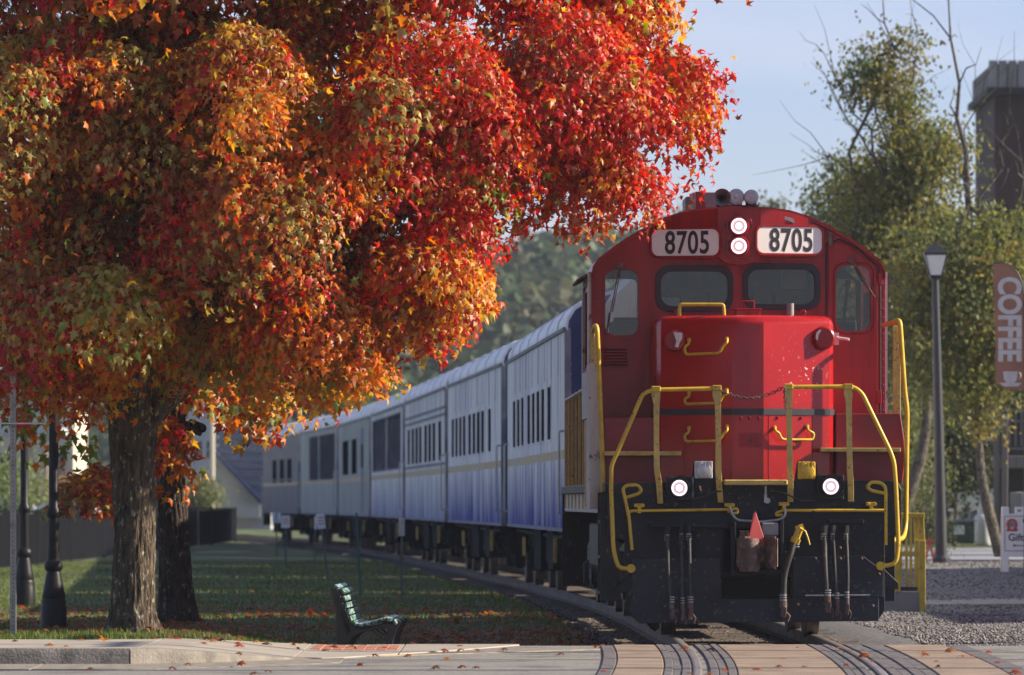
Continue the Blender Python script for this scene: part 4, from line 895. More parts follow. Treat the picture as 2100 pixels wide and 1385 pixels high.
RP = ROOF + [(-x,z) for x,z in reversed(ROOF[:-1])]
proto_truck = None
def coach(d0, d1, side, wins, label, open_car=False, band=False, endmat='c_end', door=None):
    global proto_truck
    x0, x1 = track_x(d0), track_x(d1); rz = math.atan2(x0-x1, d1-d0)
    if d0 < 80: x0 += .04
    c = empty('passenger_coach', (x0, d0, 0), rz, label, 'coach', 'coaches of the train')
    def p(name, mb, mat, parent=c, **k): return mb.build(name, M[mat], parent, **k)
    holes = [rrect(a,b,e,f,.05 if not open_car else .02,3) for a,b,e,f in wins]
    sideL = p('side_wall', MB().prism([(0,1.0),(CL,1.0),(CL,3.72),(0,3.72)], 'x', -HWC, -HWC+.02, holes=holes), side)
    p('side_wall', MB().bx(HWC-.05,HWC,0,CL,1.0,3.72), side)
    p('floor', MB().bx(-HWC+.03,HWC-.06,.04,CL-.04,1.0,1.12), 'black')
    p('interior_dark_sheet', MB().bx(-.35,-.3,.3,CL-.3,1.12,3.7), 'c_glass')  # near-black sheet added to make the coach inside look unlit
    rv = MB(); vs = []
    for y in (-.05, CL+.05): vs += [(x,y,z) for x,z in RP] + [(x*.985,y,z-.04) for x,z in RP]
    k = len(RP); fs = []
    for i in range(k-1): fs += [(i,i+1,2*k+i+1,2*k+i),(k+i,3*k+i,3*k+i+1,k+i+1),(i,k+i,k+i+1,i+1),(2*k+i,2*k+i+1,3*k+i+1,3*k+i)]
    fs += [(0,2*k,3*k,k),(k-1,2*k-1,4*k-1,3*k-1)]
    roof = p('roof', rv.add(vs,fs), 'c_roof', smooth=40)
    p('eave_rail', MB().bx(-HWC-.03,-HWC+.0,-.02,CL+.02,3.68,3.73).bx(HWC,HWC+.03,-.02,CL+.02,3.68,3.73), 'seam', roof)
    for y in np.arange(2.2, CL-1, 3.1):
        pts = [(x*1.004,y,z+.006) for x,z in RP]; p('roof_seam', MB().tube(pts,.012,5), 'c_roof', roof)
    if d0 > 99 and not open_car:
        for y in (4.5,5.3,6.4): p('roof_vent', MB().lathe([(.05,0),(.05,.12),(.09,.13),(.09,.16),(.03,.2),(.001,.2)],12,(-.35,y,4.25)), 'alu', roof, smooth=40)
    for y, nm in ((-.02,'front'),(CL-.02,'rear')):
        e = p('end_wall', MB().prism([(-HWC+.021,1.0),(HWC-.051,1.0)] + [(x*.985,z-.045) for x,z in RP], 'y', y, y+.04, holes=[rrect(-.42,.42,1.12,3.1,.05,3)]), endmat)
        p('vestibule_door', MB().bx(-.41,.41,y+.005,y+.03,1.13,3.09), 'seam', e)
        if nm == 'front':
            m = MB()
            for z in np.arange(1.15,3.7,.13): m.lathe([(.014,.006),(.012,-.008),(.004,-.012)],6,(-HWC+.07,y,z),'y')
            for a in np.linspace(.02,.98,26):
                xx = -HWC*.955*math.cos(a*math.pi); zz = 3.70 + .52*math.sin(a*math.pi); m.lathe([(.014,.006),(.012,-.008),(.004,-.012)],6,(xx*.97,y,zz-.06),'y')
            p('rivet_row', m, 'c_end', e)
            p('marker_bracket', MB().box((-HWC+.28,y-.04,2.75),(.10,.08,.30)), endmat, e, bev=.01)
            p('diaphragm', MB().prism(rrect(-.58,.58,1.05,3.3,.1,3),'y',y-.28,y,holes=[rrect(-.44,.44,1.12,3.1,.06,3)]), 'rubber', e)
            p('corner_post', MB().bx(-HWC-.012,-HWC+.07,y-.012,y+.055,1.0,3.72), 'seam', e)
    for a,b,e_,f in wins:
        g = .035
        if open_car:
            w_ = p('opening', MB().prism(rrect(a-g,b+g,e_-g,f+g,.03,2),'x',-HWC-.012,-HWC-.001,holes=[rrect(a,b,e_,f,.02,2)]), 'seam')
            for y in np.arange(a+.55,b-.2,.78): p('bar', MB().bx(-HWC+.02,-HWC+.045,y-.02,y+.02,e_,f), 'seam', w_)
            p('opening_dark_sheet', MB().bx(-HWC+.05,-HWC+.055,a,b,e_,f), 'c_glass', w_)  # near-black sheet standing in for the unlit inside of the open car
        else:
            w_ = p('window', MB().prism(rrect(a-g,b+g,e_-g,f+g,.06,3),'x',-HWC-.008,-HWC-.001,holes=[rrect(a,b,e_,f,.05,3)]), side)
            p('pane', MB().bx(-HWC+.003,-HWC+.008,a,b,e_,f), 'c_glass', w_)
    p('stripe', MB().bx(-HWC-.004,-HWC-.001,.15,CL-.15,1.98,2.10), 'gold', sideL)
    p('sill_band', MB().bx(-HWC-.010,-HWC-.001,.02,CL-.02,1.0,1.05), 'seam', sideL)
    sm = MB()
    for y in np.arange(1.9, CL-1, 2.05): sm.bx(-HWC-.006,-HWC-.001,y,y+.03,1.06,1.97).bx(-HWC-.006,-HWC-.001,y,y+.03,3.12,3.66)
    tag(p('panel_seam', sm, 'seam', sideL), kind='stuff')
    if band:
        for z in (2.16,3.16,3.3): p('belt_rail', MB().bx(-HWC-.02,-HWC-.001,.1,CL-.1,z,z+.05), 'seam', sideL)
    for y in (.35, CL-.45):
        p('grab_rail', MB().tube(fillet([(-HWC+.005,y,2.35),(-HWC-.07,y,2.35),(-HWC-.07,y,1.25),(-HWC+.005,y,1.25)],.05),.016,6), 'alu', smooth=60)
        p('vestibule_step', MB().bx(-HWC+.01,-HWC+.25,y-.25,y+.45,.55,.58).bx(-HWC+.01,-HWC+.25,y-.25,y+.45,.8,.83).bx(-HWC+.01,-HWC+.25,y-.27,y-.24,.55,1.0).bx(-HWC+.01,-HWC+.25,y+.45,y+.48,.55,1.0), 'under')
    if door is not None: 
        dd = p('side_door', MB().bx(-HWC-.012,-HWC-.001,door,door+1.6,1.1,3.45), 'seam', bev=.004)
        p('door_window', MB().bx(-HWC-.016,-HWC-.0125,door+.3,door+1.3,2.35,3.0), 'c_glass', dd)
    for i,(a,b,z0,xo) in enumerate(((6.1,7.6,.42,1.34),(8.0,8.9,.5,1.30),(9.4,11.6,.38,1.36),(12.2,13.3,.55,1.28))):
        p('equipment_box', MB().bx(-xo,-xo+.7,a,b,z0,.99), 'under', bev=.015)
    p('centre_sill', MB().bx(-.3,.3,.3,CL-.3,.62,.99), 'under')
    p('brake_lever', MB().box((-1.40,3.9+random.random()*.5,.72),(.05,.07,.34),(.25,0,0)), 'yellow_pale', bev=.004)
    p('brake_lever', MB().box((-1.40,CL-5,.70),(.05,.06,.30),(-.3,0,0)), 'yellow_pale', bev=.004)
    m = MB()
    for y in (5.5,12.0,14.6): m.tube([(-1.25,y,.98),(-1.3,y+.05,.75),(-1.2,y+.3,.55)],.02,6)
    m.tube([(-1.3,1.0,.95),(-1.32,5,.90),(-1.3,12,.92),(-1.32,18.8,.94)],.025,6); p('brake_pipe', m, 'rubber', smooth=60)
    p('coupler', MB().bx(-.12,.12,-.45,.6,.72,.98), 'rust', bev=.02)
    for yy in (2.6, CL-2.6):
        if proto_truck is None: proto_truck = make_truck('truck', c, yy, 2.5, .44, 1.05, 'under')
        else: tt = copy_tree(proto_truck, c); tt.location = (0,yy,0)
    return c
PITCH = 20.4
def seg(k): return 79.35 + k*PITCH, 79.35 + k*PITCH + CL
w8 = [(y,y+.95,2.28,3.02) for y in (4.1,6.0,7.55,9.1,10.65,12.9,14.45,16.0)]
coach(*seg(0), 'c_lav', w8, 'faded lavender coach with narrow windows, coupled right behind the red locomotive')
coach(*seg(1), 'c_lav', [(y,y+.95,2.28,3.02) for y in (3.3,5.6,7.1,8.6,10.1,12.2,13.7,15.2,16.7)], 'lavender and blue coach with gold stripe, second behind the locomotive')
coach(*seg(2), 'c_cream', [(y,y+1.25,2.26,3.06) for y in (1.6,4.2,6.1,8.0,10.6,12.5,14.4,16.6)], 'pale grey coach with wide windows and dark belt rails, third behind the locomotive', band=True)
coach(*seg(3), 'c_cream', [(1.2,9.2,2.22,3.52),(9.8,18.3,2.22,3.52)], 'open-sided coach with long dark openings, fourth behind the locomotive', open_car=True)
coach(*seg(4), 'c_green', [(7.4,10.6,2.2,3.2),(12.6,16.6,2.2,3.2)], 'grey coach with dark side door and few windows, fifth behind the locomotive', door=3.2)
coach(*seg(5), 'c_green', [(.9,8.8,2.12,3.5),(9.4,14.2,2.12,3.5)], 'grey-green open-sided coach with dark openings, sixth behind the locomotive', open_car=True)
coach(*seg(6), 'c_brown', [(3.4,5.8,2.1,2.9),(7.4,9.8,2.1,2.9),(11.4,13.8,2.1,2.9)], 'tarnished brown-grey coach at the far end of the train', band=True)

# ================================================================== TREES
def bark_mat(name, dark, light, lich=.55):
    m = pmat(name, dark, .9, var=.75, scale=26, stretch=(1,1,.22), bump=1.0, bscale=34, col2=light, scale2=20, stretch2=(1,1,.6), lo=lich, hi=lich+.07, spec=.1, bdist=.06)
    return m
M['bark'] = bark_mat('maple_bark', (.085,.066,.048), (.30,.28,.23), .60)
M['bark2'] = bark_mat('shaded_maple_bark', (.045,.037,.032), (.22,.21,.19), .60)  # bark2: shade on the rear trunk put into a darker bark colour
M['bark3'] = bark_mat('grey_bark', (.085,.075,.058), (.14,.125,.10), .5)
def trunk_mesh(name, mat, pts, rs, parent, flare=.5, seed=0, n=96):
    rg = np.random.default_rng(seed); V = []; k = 70; P_ = np.array(pts, float); tt = np.linspace(0,1,len(P_)); ph = rg.uniform(0,6.28,8)
    for i in range(k):
        t = i/(k-1); c = [np.interp(t,tt,P_[:,j]) for j in range(3)]; r = np.interp(t,tt,rs)
        for j in range(n):
            a = 2*math.pi*j/n
            fl = flare*math.exp(-t*13)*(.55+.45*math.cos(5*a+ph[0])+.2*math.cos(3*a+ph[1]))
            ridge = .05*abs(math.sin(9*a+ph[2]+1.3*math.sin(t*13+ph[3])))+.05*abs(math.sin(14*a+ph[4]+1.5*math.sin(t*23+a))) - .05 + .03*math.sin(2*a+t*7+ph[5]) + rg.normal(0,.016)
            V.append((c[0]+math.cos(a)*r*(1+fl+ridge), c[1]+math.sin(a)*r*(1+fl+ridge), c[2]))
    f = np.array([(i*n+j, i*n+(j+1)%n, (i+1)*n+(j+1)%n, (i+1)*n+j) for i in range(k-1) for j in range(n)])
    return link(name, npmesh(name, np.array(V), f, mat, smooth=True), parent)
def wander(p0, p1, n, amp, rg, sag=0):
    p0, p1 = Vector(p0), Vector(p1); out = []
    for i in range(n+1):
        t = i/n; p = p0.lerp(p1,t); w_ = math.sin(math.pi*t)
        out.append(p + Vector(tuple(rg.normal(0,amp,3)))*(w_ if 0 < i < n else 0) + Vector((0,0,sag*w_)))
    return out
def lobe(px, py, rx, ry, d, ry_m): c = at(px,py,d); s = d/F; return (np.array(c)+np.array([0,0,.06]), np.array([max(.25,rx*s-.42), max(.25,ry_m-.3), max(.18,ry*s-.46)]))
def make_pads(lobes, n, rg, front=.55, inner=.25):
    C = np.array([l[0] for l in lobes]); Rr = np.array([l[1] for l in lobes]); wt = (Rr[:,0]*Rr[:,2]); wt /= wt.sum(); pads = []
    while len(pads) < n:
        i = rg.choice(len(lobes), p=wt); u = rg.normal(0,1,3); u /= np.linalg.norm(u)
        if u[1] > 0 and rg.random() < front: u[1] *= -1
        rho = 1 - .62*rg.random()**1.4; p = C[i] + u*Rr[i]*rho
        q = np.linalg.norm((p-C)/Rr, axis=1); q[i] = 9
        if q.min() < .72 and rg.random() > inner: continue
        pads.append((p, u, rho, i))
    return pads
def leaves_for(pads, rg, a_rng, per, size, palette, droop=.55):
    pos = []; nor = []; tip = []; col = []; siz = []
    for p, u, rho, li in pads:
        a = rg.uniform(*a_rng); hid = per > 200 and hidden(p); n = int((per*.28 if hid else per)*(a/np.mean(a_rng))**2*rg.uniform(.8,1.2))
        ax = u*.75 + np.array([0,0,.75]) + rg.normal(0,.18,3); ax /= np.linalg.norm(ax)
        e1 = np.cross(ax,[.3,.9,.2]); e1 /= np.linalg.norm(e1); e2 = np.cross(ax,e1)
        th = rg.uniform(0,2*np.pi,n); r = np.sqrt(rg.random(n)); el = rg.uniform(.7,1.15)
        dd = (np.cos(th)[:,None]*e1*el + np.sin(th)[:,None]*e2)
        q = p + dd*(r*a)[:,None] - np.array([0,0,1])*(droop*a*r**2)[:,None] - ax*(rg.exponential(.07,n)[:,None]) + rg.normal(0,.035,(n,3))
        nn = ax*1.0 + dd*(r*.85)[:,None] + rg.normal(0,.50,(n,3)); nn /= np.linalg.norm(nn,axis=1)[:,None]
        tp = dd*.55 - np.array([0,0,.85]) + rg.normal(0,.35,(n,3)); tp -= nn*np.sum(tp*nn,1)[:,None]; tp /= np.linalg.norm(tp,axis=1)[:,None]
        pos.append(q); nor.append(nn); tip.append(tp); siz.append((size[0]+(size[1]-size[0])*rg.beta(2.2,2.6,n))*(1.6 if hid else 1)); col.append(palette(p,u,rho,n,r,rg))
    return [np.concatenate(x) for x in (pos,nor,tip,col,siz)]
def hidden(p): return p[1] > D0+1.3 or HZ-(p[2]-CZ)*F/p[1] < -70 or p[0] < -6.2
def leaf_geo(pos, nor, tip, siz, shape):
    sdv = np.cross(tip, nor); s = shape; n = len(pos); r_ = np.random.default_rng(n); wd = r_.uniform(.62,1.12,n)[:,None,None]; cu = (r_.uniform(.2,3.2,n)*np.where(r_.random(n)<.15,-1,1))[:,None,None]; tw_ = r_.normal(0,.35,n)[:,None,None]
    return pos[:,None,:] + siz[:,None,None]*(s[None,:,0:1]*sdv[:,None,:]*wd + s[None,:,1:2]*tip[:,None,:] + (s[None,:,2:3]*cu + s[None,:,0:1]*s[None,:,1:2]*tw_)*nor[:,None,:])
RED = np.array([.50,.030,.010]); CRIM = np.array([.38,.012,.012]); ORAN = np.array([.58,.15,.010]); GOLD = np.array([.54,.30,.025]); OLIV = np.array([.33,.265,.07]); GREN = np.array([.17,.22,.03]); RUST = np.array([.29,.08,.02]); PINK = np.array([.46,.15,.06])  # PINK puts the sheen of leaf tips into the colour
def pal_front(p, u, rho, n, r, rg):
    x, z = p[0], p[2]
    red = np.clip((x+2.2)/2.2,0,1)*np.clip((z-2.9)/1.2,0,1); leftd = np.clip((-x-2.4)/2.4,0,1); low = np.clip((4.3-z)/1.6,0,1)*(1-red)
    w_ = np.array([.16+1.35*red, .05+.62*red+.55*leftd, .46+.14*low+.18*red, .20+.34*low*(1-leftd*.6), .34*(1-red*.75)+.16*low, .05+.10*low, .22+.55*leftd, .16])
    if rho < .72: w_ = w_*np.array([.7,.5,1.4,1.8,.6,2.4,.7,.3])
    wv = w_/w_.sum(); mood = .16*wv.copy(); f_ = .5+.5*np.sin(x*2.3+z*1.7+p[1]*1.1)*np.sin(x*1.1-z*2.9+.5); wv2 = wv*np.array([1+f_,1+f_,1,1.8-f_,2.0-1.6*f_,1.6-f_,1,1]); wv2 /= wv2.sum()
    k1, k2 = rg.choice(8,p=wv2), rg.choice(8,p=wv2); mood[k1] += .58; mood[k2] += .26; mood /= mood.sum()
    c = np.array([RED,CRIM,ORAN,GOLD,OLIV,GREN,RUST,PINK])[rg.choice(8,n,p=mood)]
    topm = (rg.random(n) < .75*(1-r)*(1-red*.75))[:,None]; c = np.where(topm, c*.45+OLIV*.7, c)  # sunlit sheen on the pad tops, mixed into the leaf colour
    return c*rg.uniform(.72,1.25,(n,1))*rg.uniform(.9,1.1,(n,3))
rg = np.random.default_rng(5)
maple = empty('maple_tree', (0,0,0), 0, 'large maple with red and orange leaves, its trunk on the pavement edge', 'tree')
D0 = 58.9; TB = Vector((-3.755, D0, 0))
zb_ = float(zg(TB.x,TB.y))
tr = trunk_mesh('trunk', M['bark'], [(TB.x,D0,zb_-.15),(TB.x+.0,D0,.35),(TB.x+.03,D0,1.1),(TB.x+.0,D0,1.75),(TB.x+.01,D0+.02,2.25),(TB.x+.02,D0+.03,2.55)], [.27,.215,.20,.205,.235,.20], maple, .75, 3)
lobes = [lobe(150,250,330,330,58.6,3.0),lobe(520,330,330,380,58.0,3.2),lobe(860,250,340,330,58.4,2.8),lobe(1130,170,300,270,58.8,2.2),
         lobe(1378,150,170,190,59.2,1.5),lobe(1222,355,205,122,58.8,1.2),lobe(845,545,235,190,58.0,1.7),lobe(600,615,260,200,57.6,1.8),
         lobe(180,595,280,250,57.9,2.4),lobe(390,690,240,130,58.0,1.6),lobe(60,730,200,120,58.6,1.8),lobe(-250,500,300,380,59.0,3.0),
         lobe(300,-250,620,380,59.4,4.0),lobe(640,60,260,200,59.6,2.0),lobe(330,80,260,200,59.8,2.0),lobe(850,-200,480,330,59.6,3.4),lobe(1265,-30,225,190,59.8,2.0),lobe(1000,450,180,95,58.2,1.0),lobe(715,742,170,80,57.4,.9)]
pads = make_pads(lobes, 1080, rg, inner=.42)
pos, nor, tip, col, siz = leaves_for(pads, rg, (.24,.58), 225, (.046,.112), pal_front, .75)
# sparse leaves between the pads
N2 = 7000; ii = rg.integers(0,len(pads),N2); q = np.array([pads[i][0] for i in ii]) + rg.normal(0,.30,(N2,3)); nn = rg.normal(0,1,(N2,3)); nn /= np.linalg.norm(nn,axis=1)[:,None]
tp = rg.normal(0,.5,(N2,3)) - np.array([0,0,1]); tp -= nn*np.sum(tp*nn,1)[:,None]; tp /= np.linalg.norm(tp,axis=1)[:,None]
pos = np.concatenate([pos,q]); nor = np.concatenate([nor,nn]); tip = np.concatenate([tip,tp]); siz = np.concatenate([siz,rg.uniform(.07,.12,N2)])
col = np.concatenate([col, np.array([RED,ORAN,GOLD,GREN,RUST])[rg.integers(0,5,N2)]*rg.uniform(.7,1.2,(N2,1))])
ok = pos[:,2] > np.interp(pos[:,0], [-7,-5.3,-4.2,-3.7,-3.1,-2.3,-1.8,-1.0,-.65,-.3,0,.2,1.0,1.6,2.4], [1.9,1.95,2.05,2.2,2.15,2.1,2.3,2.62,2.82,3.15,3.62,3.98,4.02,4.2,4.9]) + rg.normal(0,.10,len(pos)); pos, nor, tip, col, siz = pos[ok], nor[ok], tip[ok], col[ok], siz[ok]
u_ = 1050 + pos[:,0]*F/pos[:,1]; v_ = HZ - (pos[:,2]-CZ)*F/pos[:,1]
inf = (u_ > 30) & (u_ < 1500) & (v_ > 30) & (v_ < 880) & (nor[:,1]*-1 > .35)
score = np.where(inf, siz*(-nor[:,1]) - (pos[:,1]-55)*.018, -9); single = np.argsort(-score)[:300]
mask = np.ones(len(pos),bool); mask[single] = False
v = leaf_geo(pos[mask], nor[mask], tip[mask], siz[mask], LEAFV); nl = mask.sum()
f = (LEAFF[None] + (np.arange(nl)*13)[:,None,None]).reshape(-1,3)
crown = tag(link('crown', npmesh('crown', v.reshape(-1,3), f, M['leaf'], np.repeat(col[mask],13,0)), maple), kind='stuff')
variants = [npmesh('leaf', LEAFV, LEAFF, M['leaf'], np.repeat(c[None],13,0)) for c in (RED,CRIM,ORAN,GOLD,OLIV,GREN,RUST,PINK,ORAN*.7+OLIV*.3,RED*.8)]
vc = np.array([RED,CRIM,ORAN,GOLD,OLIV,GREN,RUST,PINK,ORAN*.7+OLIV*.3,RED*.8])
for i in single:
    o = link('leaf', variants[int(np.argmin(((vc-col[i])**2).sum(1)))], crown)
    t_, n_ = Vector(tip[i]), Vector(nor[i]); s_ = t_.cross(n_)
    o.matrix_local = Matrix.Translation(pos[i]) @ Matrix(((s_.x,t_.x,n_.x,0),(s_.y,t_.y,n_.y,0),(s_.z,t_.z,n_.z,0),(0,0,0,1))) @ Matrix.Scale(siz[i],4)
fork = Vector((TB.x+.02, D0+.03, 2.35))
def limbs(parent, fork, targets, mat, rg, r0):
    for i,(t,rk) in enumerate(targets):
        pts = wander(fork + Vector((rg.normal(0,.06),rg.normal(0,.06),-.25)), t, 7, .10, rg, .25)
        MB().tube(pts, list(np.linspace(r0*rk,.03,8)), 12).build('limb', mat, parent, smooth=70)
limbs(maple, fork, [(at(430,500,58.2),1.0),(at(120,420,58.6),1.0),(at(480,300,58.6),1.15),(at(330,650,57.6),.75),(at(760,560,58.2),.8),(at(980,420,58.6),.85),(at(300,60,59.5),1.1),(at(800,100,59.3),1.0),(at(90,720,59.2),.7),(at(1150,230,59),.8)], M['bark'], rg, .155)
tw = MB()
for i in rg.choice(len(pads), 300, replace=False):
    p = pads[i][0]; l = lobes[pads[i][3]][0]; pts = wander(p*.45+l*.55, p, 4, .07, rg); tw.tube(pts, [.028,.02,.015,.011,.006], 5)
for k_ in range(26):                          # bare twigs showing high in the crown
    b0 = at(rg.uniform(960,1130), rg.uniform(90,150), 57.2); pts = wander(b0, b0+Vector((rg.normal(.15,.3),-.25+rg.normal(0,.15),rg.uniform(.05,.45))), 4, .03, rg); tw.tube(pts, [.006,.005,.004,.003,.002], 4)
tag(tw.build('twigs', M['bark3'], maple), kind='stuff')
# second maple behind
rg = np.random.default_rng(9)
maple2 = empty('maple_tree', (0,0,0), 0, 'smaller maple with shaded trunk standing behind the large red maple', 'tree')
D1 = 73.5; T2 = Vector((-4.13,D1,0)); z2 = float(zg(T2.x,D1))
trunk_mesh('trunk', M['bark2'], [(T2.x+.02,D1,z2-.1),(T2.x-.02,D1,.4),(T2.x-.05,D1,1.2),(T2.x-.08,D1,2.0),(T2.x-.05,D1,2.6)], [.25,.205,.18,.17,.15], maple2, .35, 8)
lob2 = [lobe(80,820,230,110,72.5,2.2),lobe(400,760,300,140,72.5,2.6),lobe(250,500,420,330,73,3.2),lobe(620,650,240,200,73.5,2.6),lobe(200,985,95,55,72,.5),lobe(330,900,80,30,72.3,.6),lobe(-150,700,220,260,73,2.6)]
def pal_back(p,u,rho,n,r,rg):
    w_ = np.array([.12,.06,.45,.32,.15,.14,.2,.04]); md = rg.dirichlet(w_*6); return np.array([RED,CRIM,ORAN,GOLD,OLIV,GREN,RUST,PINK])[rg.choice(8,n,p=md)]*rg.uniform(.7,1.2,(n,1))
pads2 = make_pads(lob2, 210, rg)
po,no,ti,co,si = leaves_for(pads2, rg, (.35,.65), 105, (.10,.15), pal_back)
ok = po[:,2] > 1.25; po,no,ti,co,si = po[ok],no[ok],ti[ok],co[ok],si[ok]
v = leaf_geo(po,no,ti,si,LEAFV); f = (LEAFF[None] + (np.arange(len(po))*13)[:,None,None]).reshape(-1,3)
tag(link('crown', npmesh('crown', v.reshape(-1,3), f, M['leaf'], np.repeat(co,13,0)), maple2), kind='stuff')
limbs(maple2, Vector((T2.x-.05,D1,2.5)), [(at(400,760,72.5),1),(at(250,500,73),1.1),(at(410,890,72.6),.8),(at(620,650,73.5),.9),(at(230,965,72.2),.35)], M['bark2'], rg, .12)

# generic background tree: leaves in clumps along branches
RHOM = np.array([(0,0,0),(.32,.5,.06),(0,1,0),(-.32,.5,.06)],float); RHF = np.array([(0,1,2),(0,2,3)])
M['bleaf'] = leafmat('background_leaf', .4, .55, .3)
def bg_tree(name, label, base, trunk_pts, blobs, n_leaf, leaf, cols, bare=(), seed=1, group=None, cat='tree', r0=.18):
    rg = np.random.default_rng(seed); t = empty(name, (0,0,0), 0, label, cat, group)
    tp_ = [Vector(base)] + [Vector(p) for p in trunk_pts]; r_ = list(np.linspace(r0, r0*.35, len(tp_)))
    tp2 = fillet(tp_, .6, 4); MB().tube(tp2, list(np.linspace(r0,r0*.3,len(tp2))), 10).build('trunk', M['bark3'], t, smooth=70)
    mb = MB(); P_=[];C_=[]
    wts = np.array([b[1][0]*b[1][2] for b in blobs]); wts /= wts.sum(); tot = 0
    for bi,(c,r) in enumerate(blobs):
        src = tp_[rg.integers(max(1,len(tp_)//2),len(tp_))]; pts = wander(src, Vector(c), 5, .18, rg); mb.tube(pts, list(np.linspace(r0*.35,.02,6)), 6)
        nb = max(4,int(n_leaf*wts[bi]/70))
        for k_ in range(nb):
            u = rg.normal(0,1,3); u /= np.linalg.norm(u); cc_ = c + u*r*rg.random()**.45
            if rg.random() < .35: mb.tube(wander(Vector(c),Vector(cc_),3,.1,rg), [.025,.016,.010,.006], 4)
            m_ = 70; s_ = rg.uniform(.18,.42); q_ = cc_ + rg.normal(0,1,(m_,3))*np.array([s_,s_,s_*.75]) - np.array([0,0,1])*np.abs(rg.normal(0,s_*.5,(m_,1)))
            P_.append(q_); base_c = np.array(cols[rg.integers(0,len(cols))]); C_.append(base_c*rg.uniform(.65,1.3,(m_,1)))
    for a_,b_,w_ in bare:
        a_,b_ = Vector(a_),Vector(b_); pts = wander(a_,b_,6,.16,rg); mb.tube(pts, list(np.linspace(w_,w_*.2,7)), 6)
        for k_ in range(7):
            s0 = pts[rg.integers(2,7)]; d_ = (b_-a_).normalized()*rg.uniform(.4,1.3) + Vector(tuple(rg.normal(0,.45,3))); mb.tube(wander(s0,s0+d_,3,.06,rg), [w_*.35,w_*.25,w_*.15,w_*.08], 4)
    mb.build('branches', M['bark3'], t, smooth=70)
    P_ = np.concatenate(P_); C_ = np.concatenate(C_); n = len(P_)
    nn = rg.normal(0,1,(n,3)); nn[:,2] += .4; nn /= np.linalg.norm(nn,axis=1)[:,None]; tt_ = rg.normal(0,.5,(n,3)) - np.array([0,0,.9]); tt_ -= nn*np.sum(tt_*nn,1)[:,None]; tt_ /= np.linalg.norm(tt_,axis=1)[:,None]
    v = leaf_geo(P_,nn,tt_,rg.uniform(leaf*.7,leaf*1.3,n),RHOM); f = (RHF[None]+(np.arange(n)*4)[:,None,None]).reshape(-1,3)
    tag(link('crown', npmesh('crown', v.reshape(-1,3), f, M['bleaf'], np.repeat(C_,4,0)), t), kind='stuff'); return t
def blob(px,py,rx,ry,d,dep): c = np.array(at(px,py,d)); s = d/F; return (c, np.array([rx*s,dep,ry*s]))
YG = [(.15,.16,.035),(.22,.20,.055),(.11,.13,.04),(.19,.155,.045)]; DG = [(.075,.11,.035),(.11,.135,.04),(.13,.15,.05)]; GY = [(.13,.14,.06),(.10,.11,.05),(.18,.15,.07)]
Z0 = .30
bg_tree('roadside_tree', 'tall leaning tree with bare upper boughs behind the street lamp', (7.9,124,Z0), [at(1900,900,124),at(1905,600,124),at(1850,330,124),at(1800,130,124)],
   [blob(1790,150,80,50,124,1.0),blob(1850,90,45,30,124,.7),blob(1850,230,50,50,124,1.0),blob(1800,400,90,110,125,1.6),blob(1880,330,70,80,124,1.4),blob(1850,520,110,90,124,1.8),blob(1760,520,70,70,125,1.4),blob(1920,440,60,70,124,1.2),blob(1720,600,50,60,124,1.2),blob(1930,300,60,70,124,1.2),blob(1900,640,80,80,124,1.5)], 30000, .11, YG+DG[:1],
   bare=[(at(1900,560,124),at(1700,170,123),.05),(at(1860,420,124),at(1690,110,124),.04),(at(1850,330,124),at(1810,-10,124),.05),(at(1800,400,124),at(1690,310,123.5),.04),(at(1900,640,124),at(1675,350,123),.05),(at(1860,330,124),at(1880,60,124),.04)], seed=21, r0=.13)
bg_tree('evergreen_tree', 'dark green bushy tree rising just beside the cab roof', (8.4,136,Z0), [at(1770,700,136),at(1770,420,136)],
   [blob(1770,380,80,90,136,1.6),blob(1720,460,50,60,136,1.2),blob(1780,500,100,90,136,1.8),blob(1760,640,90,110,136,1.8),blob(1800,780,70,110,136,1.6),blob(1700,400,45,60,136,1.2),blob(1880,760,80,120,136,1.6)], 15000, .12, DG+GY[:1], seed=22, r0=.18)
bg_tree('yellowing_tree', 'drooping yellow-green tree between street lamp and coffee banner', (9.6,117,Z0), [at(2010,980,117),at(2000,650,117),at(1985,420,117)],
   [blob(1990,560,110,120,117,1.8),blob(1900,680,90,100,117,1.6),blob(2060,680,90,130,117,1.6),blob(1970,760,100,60,117,1.4),blob(2060,500,70,90,117,1.3),blob(1890,560,60,70,117,1.2),blob(2010,850,45,25,117,.8)], 24000, .115, YG+DG[1:]+[(.22,.17,.045)],
   bare=[(at(1990,480,117),at(1945,0,117),.07),(at(2000,500,117),at(2070,260,117),.05),(at(2040,600,117),at(2095,330,116.5),.05),(at(1990,420,117),at(2000,180,117),.03)], seed=23, r0=.12)
bg_tree('hazel_bush', 'grey-green bush low beside the yellow cab handrail', (8.2,131,Z0), [at(1850,950,131)], [blob(1850,860,55,110,131,1.2),blob(1890,960,60,60,131,1.2),blob(1840,700,60,90,131,1.3)], 7000, .10, GY+DG, seed=24, r0=.08, cat='bush')
bg_tree('back_tree', 'hazy olive tree top showing above the cab roof', (8.6,205,0), [at(1580,700,205),at(1580,480,205)], [blob(1580,450,45,55,205,2.0),blob(1545,500,50,60,205,2),blob(1620,520,60,60,205,2),blob(1400,470,60,60,205,2.5),blob(1480,520,90,80,205,2.5)], 9000, .2, [(.10,.11,.05),(.14,.13,.06)], seed=25, r0=.25)

